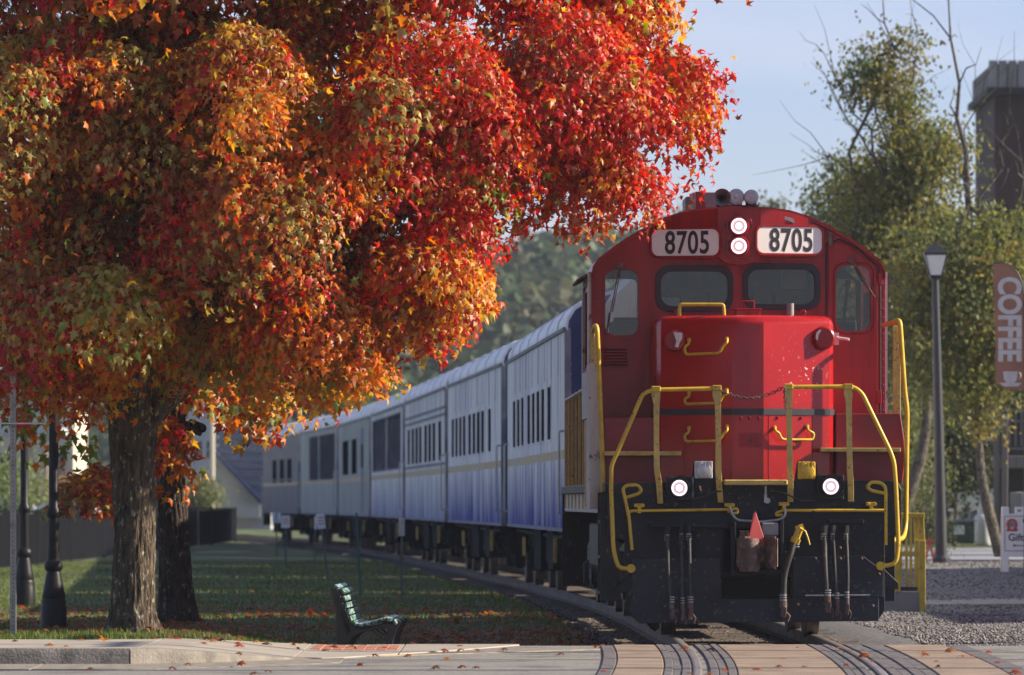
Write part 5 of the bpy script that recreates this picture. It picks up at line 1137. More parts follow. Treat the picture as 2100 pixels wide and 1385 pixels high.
# ================================================================== SURROUNDINGS
# ---- bench (end-on, in the hollow behind the pavement)
M['slat'] = pmat('green_bench_slat', (.05,.17,.125), .35, var=.25, scale=12, stretch=(6,1,6), col2=(.42,.50,.46), scale2=9, stretch2=(3,.6,3), lo=.48, hi=.62)  # pale patches: worn paint plus sky sheen put into the colour
M['iron'] = pmat('brown_cast_iron', (.030,.022,.018), .5, var=.3, scale=8, bump=.15)
BD = 60.9; bo = at(690,0,BD); bz = -.245
bench = empty('park_bench', (bo.x, BD, bz), R(-2), 'green slatted park bench with dark iron ends in the grass beside the pavement', 'bench')
def bpx(px,py): q = at(px,py,BD); return (q.x-bo.x, q.z-bz)
side = [bpx(*p) for p in ((683,1208),(693,1212),(700,1225),(704,1240),(712,1258),(726,1282),(740,1284),(760,1280),(790,1272),(803,1275),(812,1286),(818,1280),(806,1310))]
def bez(pts): return [(p[0],p[1]) for p in pts]
legA = [bpx(*p) for p in ((677,1210),(683,1207),(695,1214),(703,1240),(712,1262),(722,1280),(732,1288),(745,1290),(790,1280),(800,1281),(814,1272),(822,1276),(812,1294),(806,1312),(802,1352),(790,1352),(792,1318),(776,1306),(762,1295),(748,1295),(735,1300),(720,1310),(706,1330),(700,1352),(690,1352),(690,1300),(688,1245),(684,1228))]
slot = [bpx(*p) for p in ((699,1252),(703,1275),(708,1300),(713,1302),(719,1292),(712,1280),(705,1265))]
slot2 = [bpx(*p) for p in ((766,1293),(790,1287),(797,1290),(790,1308),(786,1310))]
for yy in (.06, .72, 1.42): MB().prism(legA,'y',yy,yy+.055,holes=[slot,slot2]).build('end_frame', M['iron'], bench, bev=.006)
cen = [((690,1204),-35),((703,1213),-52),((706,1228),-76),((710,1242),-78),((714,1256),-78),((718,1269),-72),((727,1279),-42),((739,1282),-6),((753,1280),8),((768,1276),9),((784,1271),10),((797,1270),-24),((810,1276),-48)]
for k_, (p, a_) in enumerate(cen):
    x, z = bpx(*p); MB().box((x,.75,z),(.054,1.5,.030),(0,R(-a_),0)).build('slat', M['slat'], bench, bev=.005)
# ---- lamp posts by the maples
M['lampblack'] = pmat('black_lamp_paint', (.008,.0085,.010), .45, var=.3, scale=6, spec=.2, col2=(.03,.03,.033), scale2=10, lo=.6, hi=.75)
M['frost'] = pmat('frosted_lamp_glass', (.72,.72,.68), .3, var=.05)
def lantern(parent, z, s=1.0, mat='lampblack'):
    mb = MB()
    def ring(h0,r0,h1,r1):
        mb.add([(-r0,-r0,h0),(r0,-r0,h0),(r0,r0,h0),(-r0,r0,h0),(-r1,-r1,h1),(r1,-r1,h1),(r1,r1,h1),(-r1,r1,h1)],[(0,1,5,4),(1,2,6,5),(2,3,7,6),(3,0,4,7),(3,2,1,0),(4,5,6,7)])
    ring(z,.10*s,z+.08*s,.13*s); ring(z+.50*s,.235*s,z+.55*s,.25*s); ring(z+.55*s,.25*s,z+.70*s,.12*s); ring(z+.70*s,.08*s,z+.78*s,.03*s)
    for sx in (-1,1):
        for sy in (-1,1): mb.tube([(sx*.125*s,sy*.125*s,z+.08*s),(sx*.225*s,sy*.225*s,z+.5*s)],.014*s,6)
    o = mb.build('lantern', M[mat], parent, bev=.004)
    g = MB(); r0, r1 = .118*s, .215*s; h0, h1 = z+.08*s, z+.5*s
    g.add([(-r0,-r0,h0),(r0,-r0,h0),(r0,r0,h0),(-r0,r0,h0),(-r1,-r1,h1),(r1,-r1,h1),(r1,r1,h1),(-r1,r1,h1)],[(0,1,5,4),(1,2,6,5),(2,3,7,6),(3,0,4,7)])
    g.build('lantern_glass', M['frost'], o)
def lamp_post(x, d, label, k=1.0):
    z = float(zg(x,d)); o = empty('lamp_post', (x,d,z-.02), 0, label, 'lamp post', 'black lamp posts by the maples')
    MB().lathe([(.155,0),(.155,.30),(.145,.32),(.150,.36),(.135,.40),(.142,.42),(.125,.50),(.095,.66),(.080,.72),(.105,.75),(.112,.79),(.10,.83),(.072,.86)],24,scale=(k,k)).build('base', M['lampblack'], o, smooth=35)
    MB().lathe([(.070,.86),(.066,1.25),(.064,1.36),(.082,1.38),(.088,1.42),(.075,1.46),(.058,1.49),(.056,2.4),(.052,3.4),(.07,3.42),(.07,3.47),(.05,3.5)],20).build('pole', M['lampblack'], o, smooth=35)
    lantern(o, 3.5); return o
q = at(110,1270,71); lamp_post(q.x,71,'black lamp post with flared base, nearer of two left of the trunk')
q = at(50,1230,85); lamp_post(q.x,85,'black lamp post with flared base, farther of two near the picture edge')
# ---- perforated sign post
q = at(27,1300,57.4); zz = float(zg(q.x,57.4)); M['galv'] = pmat('galvanised_post', (.26,.25,.235), .5, metal=.4, var=.2, scale=10, col2=(.16,.13,.10), scale2=14, lo=.55, hi=.7)
sp_ = empty('sign_post', (q.x,57.4,zz-.05), 0, 'grey perforated steel sign post at the left picture edge', 'sign post')
hs_ = [rrect(-.006,.006,z_-.006,z_+.006,.0055,2) for z_ in np.arange(.08,2.55,.0254*1.6)]
MB().prism([(-.028,0),(.028,0),(.028,2.6),(-.028,2.6)],'y',-.028,-.0255,holes=hs_).build('perforated_face', M['galv'], sp_)
MB().bx(-.028,-.0255,-.0255,.028,0,2.6).bx(.0255,.028,-.0255,.028,0,2.6).bx(-.0255,.0255,.0255,.028,0,2.6).build('post_channel', M['galv'], sp_)
MB().bx(-.0255,.0255,-.02,-.018,0,2.6).build('post_core', M['ink'], sp_)
MB().bx(-.30,.30,-.045,-.032,2.10,2.115).build('sign_bracket', M['alu'], sp_)
# ---- black fence with privacy slats
fen = empty('black_fence', (0,0,0), 0, 'black slatted chain-link fence along the far edge of the lawn', 'fence')
M['fblack'] = pmat('black_fence_vinyl', (.006,.0065,.009), .9, var=.35, scale=3, stretch=(6,6,.3), spec=.05); M['fpost'] = pmat('weathered_fence_post', (.012,.013,.016), .9, var=.2, spec=.05)
FP = [(-12.4,118),(-11.9,126),(-11.6,134),(-11.4,143),(-11.25,152),(-11.1,162),(-10.95,173),(-10.8,184),(-10.65,196),(-10.5,208),(-10.4,224)]
for (xa,ya),(xb,yb) in zip(FP[:-1],FP[1:]):
    za, zb2 = float(zg(xa,ya))+.04, float(zg(xb,yb))+.04; n_ = int((yb-ya)/.12); mb = MB()
    for i in range(n_):
        t0, t1 = i/n_, (i+.8)/n_; x_, y_ = xa+(xb-xa)*t0, ya+(yb-ya)*t0; x2, y2 = xa+(xb-xa)*t1, ya+(yb-ya)*t1; h_ = 1.19
        mb.add([(x_,y_,za),(x2,y2,za),(x2,y2,za+h_),(x_,y_,za+h_),(x_-.015,y_,za),(x2-.015,y2,za),(x2-.015,y2,za+h_),(x_-.015,y_,za+h_)],[(0,1,2,3),(7,6,5,4),(0,3,7,4),(1,5,6,2),(3,2,6,7)])
    tag(mb.build('slat_weave', M['fblack'], fen), kind='stuff')
    MB().tube([(xa,ya,za+1.24),(xb,yb,zb2+1.24)],.03,6).build('top_rail', M['fblack'], fen)
for xa,ya in FP: z_ = float(zg(xa,ya)); MB().cyl((xa,ya,z_-.1),(xa,ya,z_+1.34),.04,8).build('post', M['fpost'], fen)
# ---- little notices on stakes along the lawn
M['stake'] = pmat('steel_stake', (.09,.10,.09), .6, var=.3); M['stakeg'] = pmat('green_stake', (.02,.10,.09), .5, var=.2); M['sgn'] = pmat('white_notice', (.62,.64,.66), .5, var=.08); M['sgr'] = pmat('red_notice_print', (.45,.06,.05), .6)
def notice(px, yb, yt, d, w, h, tilt, label, double=False, mat='stake', plate='sgn', red=True, turn=0):
    q = at(px,yb,d); z_ = float(zg(q.x,d)); top = at(px,yt,d).z
    o = empty('notice_stake', (q.x,d,z_), turn, label, 'sign', 'small notices staked along the track')
    ht = top-z_; MB().box((tilt*.5*ht,0,ht/2-.05),(.035,.02,math.hypot(ht,tilt*ht)+.1),(0,math.atan(tilt),0)).build('stake', M[mat], o)
    if w:
        for k_ in ((-1,1) if double else (0,)):
            pl = MB().box((tilt*ht+k_*w*.62,-.02,ht-h*.5),(w,.012,h),(0,math.atan(tilt),0)).build('plate', M[plate], o, bev=.01)
            if red:
                for j in range(3): MB().box((tilt*ht*.96+k_*w*.62,-.028,ht-h*(.25+.2*j)),(w*.7,.003,h*.07),(0,math.atan(tilt),0)).build('red_print', M['sgr'], pl)
notice(567,1141,1052,165,.11,.28,0,'pair of small blue-white notices at the far end of the lawn', True, red=False)
notice(586,1160,1058,141,.21,.29,0,'white notice with red print on a dark stake, by the far coaches', mat='stakeg')
notice(645,1160,1060,141,.06,.30,.02,'narrow grey notice seen edge-on beside the track', red=False)
notice(672,1190,1054,114,.16,.29,-.10,'tilted white notice with red print, near the middle coaches')
notice(740,1223,1052,95,0,0,-.05,'bare green steel stake behind the bench', mat='stakeg')
notice(824,1240,1062,87,.09,.27,0,'thin post with a small grey plate beside the second coach', red=False, plate='weather')
# ---- yellow boarding steps beside the locomotive
s_ = 81.0; q = at(1862,1240,s_)
ps = empty('boarding_steps', (q.x,s_,float(zg(q.x,s_))), 0, 'yellow portable boarding steps standing right of the locomotive', 'steps')
M['ystep'] = pmat('yellow_step_paint', (.42,.32,.03), .5, var=.2, scale=5, col2=(.16,.10,.04), scale2=14, lo=.6, hi=.7); M['boxgrey'] = pmat('grey_step_box', (.17,.175,.18), .8, var=.2, scale=4)
for yy in (0,1.0):
    MB().bx(.16,.24,yy,yy+.06,0,1.0).build('upright', M['ystep'], ps, bev=.005); MB().bx(-.18,-.10,yy,yy+.06,.3,1.34).build('upright', M['ystep'], ps, bev=.005)
    MB().prism([(.15,1.34),(.22,1.34),(.24,.9),(.24,0),(.16,0),(.16,.9)],'y',yy+.061,yy+.11).build('post', M['ystep'], ps, bev=.005)
    MB().bx(-.2,.23,yy,yy+.05,1.30,1.37).build('top_bar', M['ystep'], ps, bev=.005); MB().bx(-.2,.23,yy+.001,yy+.05,.78,.84).build('middle_bar', M['ystep'], ps, bev=.005)
for x_ in (-.05,.03,.09): MB().bx(x_,x_+.035,1.0,1.04,.3,1.3).build('baluster', M['ystep'], ps)
MB().bx(-.55,.15,.02,1.1,0,.30).build('step_box', M['boxgrey'], ps, bev=.01); MB().bx(-.5,.15,.3,1.2,.30,.36).build('tread', M['black'], ps)
# ---- street lamp on the right
q = at(1931,1150,104); z_ = float(zg(q.x,104)); M['lampgrey'] = pmat('dark_grey_lamp', (.014,.016,.021), .5, var=.15)
sl = empty('street_lamp', (q.x,104,z_), 0, 'dark grey street lamp with tapered lantern standing right of the train', 'street lamp')
ht = at(0,570,104).z - z_
lean = (1918-1931)*104/F
MB().tube([(0,0,-.1),(lean*.5,0,ht*.5),(lean,0,ht)],[.105,.085,.062],16).build('pole', M['lampgrey'], sl, smooth=50)
MB().lathe([(.16,0),(.16,.1),(.11,.16)],16).build('foot', M['lampgrey'], sl)
n0 = len(bpy.data.objects); lantern(sl, ht-.02, .82, 'lampgrey')
for o in sl.children:
    if o.name.startswith('lantern'): o.location.x = lean
# ---- coffee banner
M['ban'] = pmat('brown_banner_cloth', (.27,.125,.075), .7, var=.3, scale=1.5); M['banw'] = pmat('white_banner_print', (.50,.48,.46), .7)
bd = 96.0; q = at(2098,1180,bd); ban = empty('feather_banner', (q.x,bd,float(zg(q.x,bd))), 0, 'tall brown feather banner reading COFFEE with a white cup', 'banner')
def bq(px,py): p = at(px,py,bd); return (p.x-q.x, p.z-float(zg(q.x,bd)))
outl = [bq(*p) for p in ((2037,542),(2054,540),(2070,545),(2085,560),(2094,580),(2098,610),(2100,700),(2100,798),(2085,800),(2060,797),(2043,786))]
fab = MB().prism(outl,'y',-.006,.006).build('banner_cloth', M['ban'], ban)
pp = [bq(*p) for p in ((2037,541),(2054,539),(2071,544),(2087,559),(2096,580),(2100,610),(2102,700),(2102,900),(2102,1178))]
MB().tube([(a,.012,b) for a,b in pp],[.010,.012,.013,.014,.015,.016,.018,.02,.02],8).build('banner_pole', M['ink'], ban, smooth=60)
c_ = bq(2067,655); TR = Matrix.Translation((c_[0]+.01,-.008,c_[1])) @ FRONT @ Matrix.Rotation(R(-90),4,'Z')
text_mesh('lettering', 'COFFEE', .50, M['banw'], fab, TR, sx=.80, bold=.018, space=.98)
cu = [bq(*p) for p in ((2057,762),(2087,762),(2085,779),(2080,785),(2095,786),(2088,793),(2060,793),(2048,786),(2064,785),(2059,778))]
MB().prism(cu,'y',-.010,-.0065).build('cup_print', M['banw'], fab)
ring = [(bq(2089,770)[0]+.035*math.cos(a_),-.009,bq(2089,770)[1]+.045*math.sin(a_)) for a_ in np.linspace(-1.4,1.4,8)]; MB().tube(ring,.008,5).build('cup_handle_print', M['banw'], fab)
# ---- A-frame sign
ad = 97.0; q = at(2056,1175,ad); az = float(zg(q.x,ad)); af = empty('sandwich_board', (q.x,ad,az), 0, 'white sandwich board pointing to the gift shop, at the right picture edge', 'sign')
def aq(px,py): p = at(px,py,ad); return (p.x-q.x, p.z-az)
M['plast'] = pmat('white_plastic', (.66,.66,.66), .5, var=.06)
o1 = [aq(*p) for p in ((2056,1174),(2056,1040),(2071,1040),(2071,1054),(2084,1054),(2084,1040),(2139,1040),(2139,1054),(2152,1054),(2152,1040),(2167,1040),(2167,1174),(2154,1174),(2154,1142),(2069,1142),(2069,1174)) ]
for yy, ti in ((0,.10),(.42,-.10)):
    pm = MB().prism(o1,'y',yy-.02,yy+.02, holes=[[aq(*p) for p in ((2088,1046),(2098,1046),(2098,1050),(2088,1050))]])
    for i in range(len(pm.v)): x_,y_,zq = pm.v[i]; pm.v[i] = (x_, y_+ti*zq*1.2, zq)
    fr_ = pm.build('board_panel', M['plast'], af, bev=.008)
    if yy == 0:
        def on(x,z): return (x, -.0215+ti*z*1.2, z)
        rim = MB(); a0, b0 = aq(2061,1130), aq(2162,1059)
        for p0_, p1_ in (((a0[0],a0[1]),(b0[0],a0[1])),((b0[0],a0[1]),(b0[0],b0[1])),((b0[0],b0[1]),(a0[0],b0[1])),((a0[0],b0[1]),(a0[0],a0[1]))): rim.tube([on(*p0_),on(*p1_)],.005,5)
        rim.build('printed_border', M['ink'], fr_)
        c1 = aq(2076,1076); Zs = Matrix.Rotation(-math.atan(ti*1.2),4,'X')
        rg2 = [on(c1[0]+.072*math.cos(t_), c1[1]+.078*math.sin(t_)) for t_ in np.linspace(-1.1,math.pi+1.1,22)]
        MB().tube(rg2,.022,8).tube([on(c1[0]-.09,c1[1]-.09),on(c1[0]+.09,c1[1]-.09)],.02,8).build('red_emblem', M['sgr'], fr_)
        MB().prism([(c1[0]+.05*math.cos(t_),c1[1]+.05*math.sin(t_)) for t_ in np.linspace(0,6.1,16)],'y',on(0,c1[1])[1]-.004,on(0,c1[1])[1]+.004).build('emblem_centre', M['seam'], fr_)
        for sx_, py_, sz_, st_ in ((2100,1103,.165,'Gift Shop'),(2098,1069,.085,'Blue Ridge'),(2104,1083,.07,'Railway')):
            p_ = aq(2068 if 'Gift' in st_ else sx_, py_); text_mesh('lettering', st_, sz_, M['ink'], fr_, Matrix.Translation((p_[0],on(0,p_[1])[1]-.003,p_[1])) @ Zs @ FRONT, align='LEFT', bold=.003)
        ar = aq(2078,1119); MB().tube([on(ar[0],ar[1]),on(ar[0]+.6,ar[1])],.007,5).prism([(ar[0],ar[1]+.03),(ar[0]+.06,ar[1]),(ar[0],ar[1]-.03),(ar[0]+.02,ar[1])],'y',on(0,ar[1])[1]-.004,on(0,ar[1])[1]+.002).build('printed_arrow', M['ink'], fr_)
# ---- things across the back street
def gz(x,d): return float(zg(x,d))
M['tank'] = pmat('white_tank_paint', (.58,.60,.61), .4, var=.08, scale=3); q = at(2017,1118,143); 
pt_ = empty('propane_tank', (q.x,143,q.z), 0, 'white upright propane tank beside the wooden porch post', 'tank')
MB().lathe([(.001,0),(.20,.0),(.22,.04),(.235,.12),(.235,.58),(.21,.68),(.14,.74),(.08,.76),(.001,.76)],24).build('cylinder', M['tank'], pt_, smooth=40)
MB().lathe([(.14,.72),(.14,.88),(.13,.88),(.13,.72)],20,ring=True).build('collar', M['tank'], pt_, smooth=40); MB().cyl((0,0,.74),(0,0,.84),.035,8).cyl((-.07,0,.8),(.07,0,.8),.02,8).build('valve', M['steel'], pt_)
M['shedw'] = pmat('grey_white_siding', (.40,.41,.42), .6, var=.1, scale=2); M['blueg'] = pmat('blue_grey_trailer', (.17,.19,.27), .6, var=.12)
def bbox(name, label, cat, px0, px1, py0, py1, d, dep, mat, group=None):
    a, b = at(px0,py1,d), at(px1,py0,d); o = empty(name, ((a.x+b.x)/2,d,a.z), 0, label, cat, group)
    w_, h_ = b.x-a.x, b.z-a.z; return o, w_, h_
o, w_, h_ = bbox('garden_shed','pale shed with sloping white roof behind the propane tank','shed',1962,2075,1003,1095,150,2.2,None)
MB().bx(-w_/2,w_/2,0,2.2,-.2,h_-.55).build('wall', M['shedw'], o); MB().prism([(-w_/2-.25,h_),(w_/2+.1,h_),(w_/2+.1,h_-.5),(-w_/2+.05,h_-.5)],'y',-.15,-.11).build('roof', M['white'], o)
MB().bx(-w_/2-.05,w_/2+.1,-.1,2.3,h_-.56,h_-.5).build('eave', M['white'], o); MB().bx(-w_/2+.1,-w_/2+.5,-.02,-.005,.0,.95).build('door', M['blueg'], o); MB().lathe([(.001,-.05),(.07,-.04),(.09,0)],12,(-w_/2+.45,-.06,.75),'y').build('orange_lamp', pmat('orange_plastic',(.5,.15,.05),.5), o)
o, w_, h_ = bbox('box_trailer','blue-grey box trailer half hidden behind the street lamp','trailer',1893,1968,990,1110,158,4,None)
MB().bx(-w_/2,w_/2,0,4,.35,h_).build('body', M['blueg'], o, bev=.03); MB().bx(-w_/2-.02,w_/2+.02,-.03,4.03,h_,h_+.06).build('roof', M['shedw'], o)
for y_ in (.9,2.0): MB().lathe([(.001,-.1),(.3,-.1),(.33,-.06),(.33,.1),(.001,.1)],16,(w_/2-.05,y_,.33),'x').build('wheel', M['rubber'], o)
MB().bx(-w_/2+.1,-w_/2+.12,-.012,-.002,.4,h_-.1).bx(0,.02,-.012,-.002,.4,h_-.1).build('door_seam', M['seam'], o)
o, w_, h_ = bbox('dark_bin','dark green metal bin with a white notice across the street','bin',1938,2000,1066,1113,141,.8,None)
MB().bx(-w_/2,w_/2,0,.8,0,h_-.05).build('body', pmat('dark_green_bin',(.02,.035,.035),.5), o, bev=.02); MB().bx(-w_/2-.03,w_/2+.03,-.03,.83,h_-.05,h_).build('lid', M['blueg'], o); MB().bx(-.15,.1,-.012,-.003,h_*.35,h_*.75).build('notice', M['sgn'], o)
o, w_, h_ = bbox('planter_pot','black planter pot standing on the dark green bin','planter',1973,1992,1043,1064,141.3,.3,None)
MB().lathe([(.07,0),(.10,.22),(.12,.22),(.12,.26),(.09,.26),(.08,.2),(.001,.2)],14,(0,.1,0)).build('pot', M['ink'], o, smooth=40)
mb = MB(); 
for k_ in range(14): a_ = k_*2.4; mb.tube([(0,.1,.2),(.05*math.cos(a_),.1+.05*math.sin(a_),.33),(.12*math.cos(a_),.1+.12*math.sin(a_),.40)],[.012,.01,.003],4)
mb.build('plant', pmat('dry_plant',(.14,.13,.06),.8), o)
o, w_, h_ = bbox('orange_bike_rack','orange metal rack with slanting bars at the foot of the street lamp','rack',1889,1932,1106,1152,108.5,.5,None)
M['orange'] = pmat('orange_red_paint', (.40,.085,.04), .5, var=.2); mb = MB()
for k_ in range(4): x_ = -w_/2+.06+k_*w_/4; 
for k_ in range(5):
    x_ = -w_/2 + k_*w_/5; MB().tube([(x_,0,.02),(x_+w_/5,0,h_-.03)] if k_ % 2 else [(x_+w_/5,0,.02),(x_,0,h_-.03)],.022,8).build('slanting_bar', M['orange'], o)
for z_ in (.02,h_-.03): MB().bx(-w_/2-.03,w_/2+.03,-.03,.03,z_-.02,z_+.03).build('cross_rail', M['orange'], o)
bg_tree('topiary_shrub', 'round dark topiary shrub on a pale trunk left of the street lamp', (*at(1905,1115,118).xy, at(0,1115,118).z), [at(1905,1080,118)], [blob(1905,1075,20,32,118,.25),blob(1900,1030,20,20,118,.2)], 2600, .05, [(.03,.05,.02),(.07,.08,.03),(.12,.12,.05)], seed=41, r0=.03, cat='shrub')
# wooden porch building
M['wood'] = pmat('weathered_porch_wood', (.15,.13,.12), .8, var=.25, scale=3, stretch=(5,5,.4)); M['brickw'] = pmat('dark_brick_wall', (.12,.055,.042), .85, var=.3, scale=6, bump=.3); M['dark'] = pmat('dark_opening', (.012,.012,.014), .7)
pd = 139.0; q = at(2040,1125,pd); pz = gz(q.x,pd); po_ = empty('wooden_porch', (q.x,pd,q.z), 0, 'weathered two-storey wooden porch with railings at the right picture edge', 'porch')
def pq(px,py): p = at(px,py,pd); return p.x-q.x, p.z-q.z
for px in (2045,2060):
    x_, _ = pq(px,0); MB().bx(x_-.07,x_+.07,0 if px == 2045 else -.12,.14 if px == 2045 else .01,0,pq(0,700)[1] if px == 2045 else pq(0,850)[1]).build('post', M['wood'], po_, bev=.01)
for px in (2150,): x_, _ = pq(px,0); MB().bx(x_-.08,x_+.08,0,.16,0,pq(0,700)[1]).build('post', M['wood'], po_, bev=.01)
xa, z1_ = pq(2062,838); xb, z0_ = pq(2160,945)
MB().bx(xa,xb,0,.08,z1_-.08,z1_).build('hand_rail', M['wood'], po_); MB().bx(xa,xb,0,.08,pq(0,862)[1]-.04,pq(0,862)[1]).build('rail', M['wood'], po_); MB().bx(xa,xb,0,.08,pq(0,918)[1]-.05,pq(0,918)[1]).build('rail', M['wood'], po_)
for k_ in range(9): x_ = xa+.08+k_*.14; MB().bx(x_,x_+.04,.02,.06,pq(0,915)[1],z1_-.08).build('baluster', M['wood'], po_)
MB().bx(xa-.1,xb,-.05,2.6,pq(0,960)[1],pq(0,935)[1]).build('deck', M['wood'], po_, bev=.01)
r0_, r1_ = pq(2003,715), pq(2200,640); MB().prism([(r0_[0],r0_[1]),(r1_[0],r0_[1]),(r1_[0],r1_[1]),(r0_[0]+.7,r1_[1])],'y',-.3,-.2).prism([(r0_[0],r0_[1]),(r1_[0],r0_[1]),(r1_[0],r0_[1]-.12),(r0_[0],r0_[1]-.12)],'y',-.2,2.8).build('roof', pmat('rusty_red_roof',(.19,.07,.045),.7,var=.2), po_)
MB().bx(xa,xb,2.6,2.75,0,r0_[1]).build('back_wall', M['dark'], po_)
MB().tube([(pq(2030,0)[0],.05,pq(0,735)[1]),(pq(2000,0)[0],.05,pq(0,705)[1])],.05,6).build('brace', M['wood'], po_)
o = empty('white_trash_bin', (*at(2092,1060,137).xy, at(0,1125,137).z), 0, 'pale grey ribbed bin under the porch deck', 'bin')
MB().lathe([(.20,0),(.22,.7),(.23,1.25),(.24,1.28),(.001,1.3)],20).build('body', M['boxgrey'], o, smooth=40)
# brick building behind the porch
def building(name, label, d, x0, x1, ybase, ytop, dep, mat, wins=(), roof=None, extra=None):
    a, b = at(x0,ybase,d), at(x1,ytop,d); o = empty(name, (a.x,d,min(a.z,0)-.3), 0, label, 'building'); ox, oz = a.x, min(a.z,0)-.3
    def bp(px,py): p = at(px,py,d); return p.x-ox, p.z-oz
    hol = []
    for wx0,wx1,wy0,wy1 in wins: p0,p1 = bp(wx0,wy1), bp(wx1,wy0); hol.append([(p0[0],p0[1]),(p1[0],p0[1]),(p1[0],p1[1]),(p0[0],p1[1])])
    W_, H_ = b.x-a.x, b.z-oz
    MB().prism([(0,0),(W_,0),(W_,H_),(0,H_)],'y',0,.25,holes=hol).bx(0,.25,.25,dep,0,H_).bx(W_-.25,W_,.25,dep,0,H_).bx(0,W_,dep,dep+.2,0,H_).build('wall', M[mat], o)
    for hh in hol:
        wq = MB().bx(hh[0][0],hh[1][0],.12,.15,hh[0][1],hh[2][1]).build('window', M['c_glass'], o)
        xm = (hh[0][0]+hh[1][0])/2; zm = (hh[0][1]+hh[2][1])/2; MB().bx(xm-.03,xm+.03,.08,.119,hh[0][1],hh[2][1]).bx(hh[0][0],hh[1][0],.08,.119,zm-.03,zm+.03).build('window_frame', M['shedw'], wq)
    if roof: roof(o, W_, H_, dep)
    else: MB().bx(-.15,W_+.15,-.15,dep+.3,H_,H_+.2).build('roof', M['seam'], o)
    return o, bp, W_, H_
def flat_cornice(o, W_, H_, dep):
    MB().bx(-.3,W_+.3,-.3,dep,H_,H_+.35).bx(-.15,W_+.15,-.15,dep,H_-.25,H_).build('cornice', M['seam'], o)
building('brick_building','low dark brick building behind the street lamp', 165, 1893,2120,1080,735,8,'brickw',[(1905,1925,845,930),(1945,1965,845,930),(1985,2005,845,930),(1945,1965,755,810),(1985,2005,755,810)], flat_cornice)
o, bp, W_, H_ = building('lean_to_shelter','dark open shelter with long low roof behind the handrail', 155, 1830,2040,1090,905,3,'dark', (), lambda o,W_,H_,dep: MB().prism([(-.3,H_+.0),(W_+.3,H_+.0),(W_+.3,H_+.55),(-.3,H_+.55)],'y',-1.2,-1.0).bx(-.3,W_+.3,-1.2,dep,H_-.08,H_).build('roof', pmat('grey_shingle',(.10,.095,.10),.8,var=.3,scale=4,stretch=(1,1,6)), o))
c0_ = bp(1900,880); MB().bx(c0_[0]-.25,c0_[0]+.35,-.5,.1,H_-.2,bp(0,722)[1]).build('chimney', M['brickw'], o)
M['tower'] = pmat('dark_red_boards', (.042,.022,.018), .8, var=.3, scale=2, stretch=(6,6,.5))
def tower_roof(o, W_, H_, dep):
    z_ = H_
    MB().bx(-.25,W_+.4,-.5,dep,z_-.9,z_-.7).build('gutter', M['dark'], o); mb = MB()
    for k_ in range(22): MB().bx(-.2+k_*.28,.04+k_*.28,-.42,-.30,z_-.7,z_+.08).build('roof_panel', M['c_brown'], o)
    MB().bx(-.1,W_+.3,-.30,dep,z_-.7,z_).build('parapet', M['wood'], o)
building('tall_wooden_building','tall dark red building with plank parapet at the upper right', 172, 2040,2460,1090,132,7,'tower',[(2150,2185,260,330)], tower_roof)
bg_tree('dark_hedge', 'dark leafy hedge filling the gap behind the street lamp', (*at(1960,1050,147).xy,.2), [at(1960,960,147)], [blob(1860,900,60,110,147,1.2),blob(1930,930,60,70,147,1.2),blob(2000,950,50,60,147,1.2),blob(1870,790,60,80,147,1.2),blob(1960,840,60,60,147,1.2)], 14000, .13, [(.025,.035,.015),(.04,.05,.02),(.03,.03,.018)], seed=43, r0=.08, cat='hedge')
# ---- far left: houses and roadside things behind the fence
M['cream'] = pmat('cream_siding', (.50,.46,.36), .7, var=.08, scale=2); M['paleg'] = pmat('pale_grey_siding', (.36,.38,.37), .7, var=.1, scale=.8); M['shingle'] = pmat('blue_grey_shingle', (.11,.13,.19), .8, var=.35, scale=2, stretch=(.4,1,5))
building('white_house','white house with dark windows seen right of the tree trunks', 268, 380,446,1062,800,8,'shedw',[(400,414,905,940),(424,436,905,940),(400,414,975,1010)])
gd = 250.0; a = at(430,1062,gd); gb = empty('gabled_house', (a.x,gd,a.z), 0, 'pale grey gabled house with blue-grey shingle roof beyond the fence', 'house')
def gq(px,py): p = at(px,py,gd); return p.x-a.x, p.z-a.z
MB().prism([gq(432,1062),gq(432,930),gq(441,930),gq(534,1028),gq(534,1062)],'y',0,.2).build('gable_wall', M['paleg'], gb)
MB().prism([gq(436,928),gq(443,926),gq(540,1028),gq(534,1034)],'y',-.5,-.05).build('rake_board', M['c_end'], gb)
rows = 9
for k_ in range(rows):
    y0_ = 880 + k_*17; MB().prism([gq(440,y0_+15.5),gq(556,y0_+15.5),gq(556,y0_),gq(440,y0_)],'y',.6+.06*(rows-k_)*.3,.75+.06*(rows-k_)*.3).build('shingle_course', M['shingle'], gb)
MB().bx(gq(446,0)[0],gq(553,0)[0],.95,8,-.5,gq(0,890)[1]).build('wall', M['paleg'], gb)
for px in (438,): MB().cyl((gq(px,0)[0],-.8,-.5),(gq(px,0)[0],-.8,gq(0,850)[1]),.09,8).build('gate_post', M['cream'], gb)
building('cream_house','cream house with tall posts far behind the black lamp posts', 245, -60,150,1050,820,8,'cream',[(-10,30,930,1010),(105,135,935,1000)])
cp_ = empty('carport', (at(55,1050,236).x,236,-.15), 0, 'pale wooden carport posts and roof at the far left', 'carport')
for px in (62,90): x_ = at(px,0,236).x-cp_.location.x; MB().bx(x_-.14,x_+.14,0,.28,0,4.2).build('post', pmat('raw_timber',(.42,.33,.22),.8,var=.15) if px == 62 else bpy.data.materials['raw_timber'], cp_)
MB().bx(-2,1.4,-.3,3,4.2,4.5).build('roof', M['shedw'], cp_)
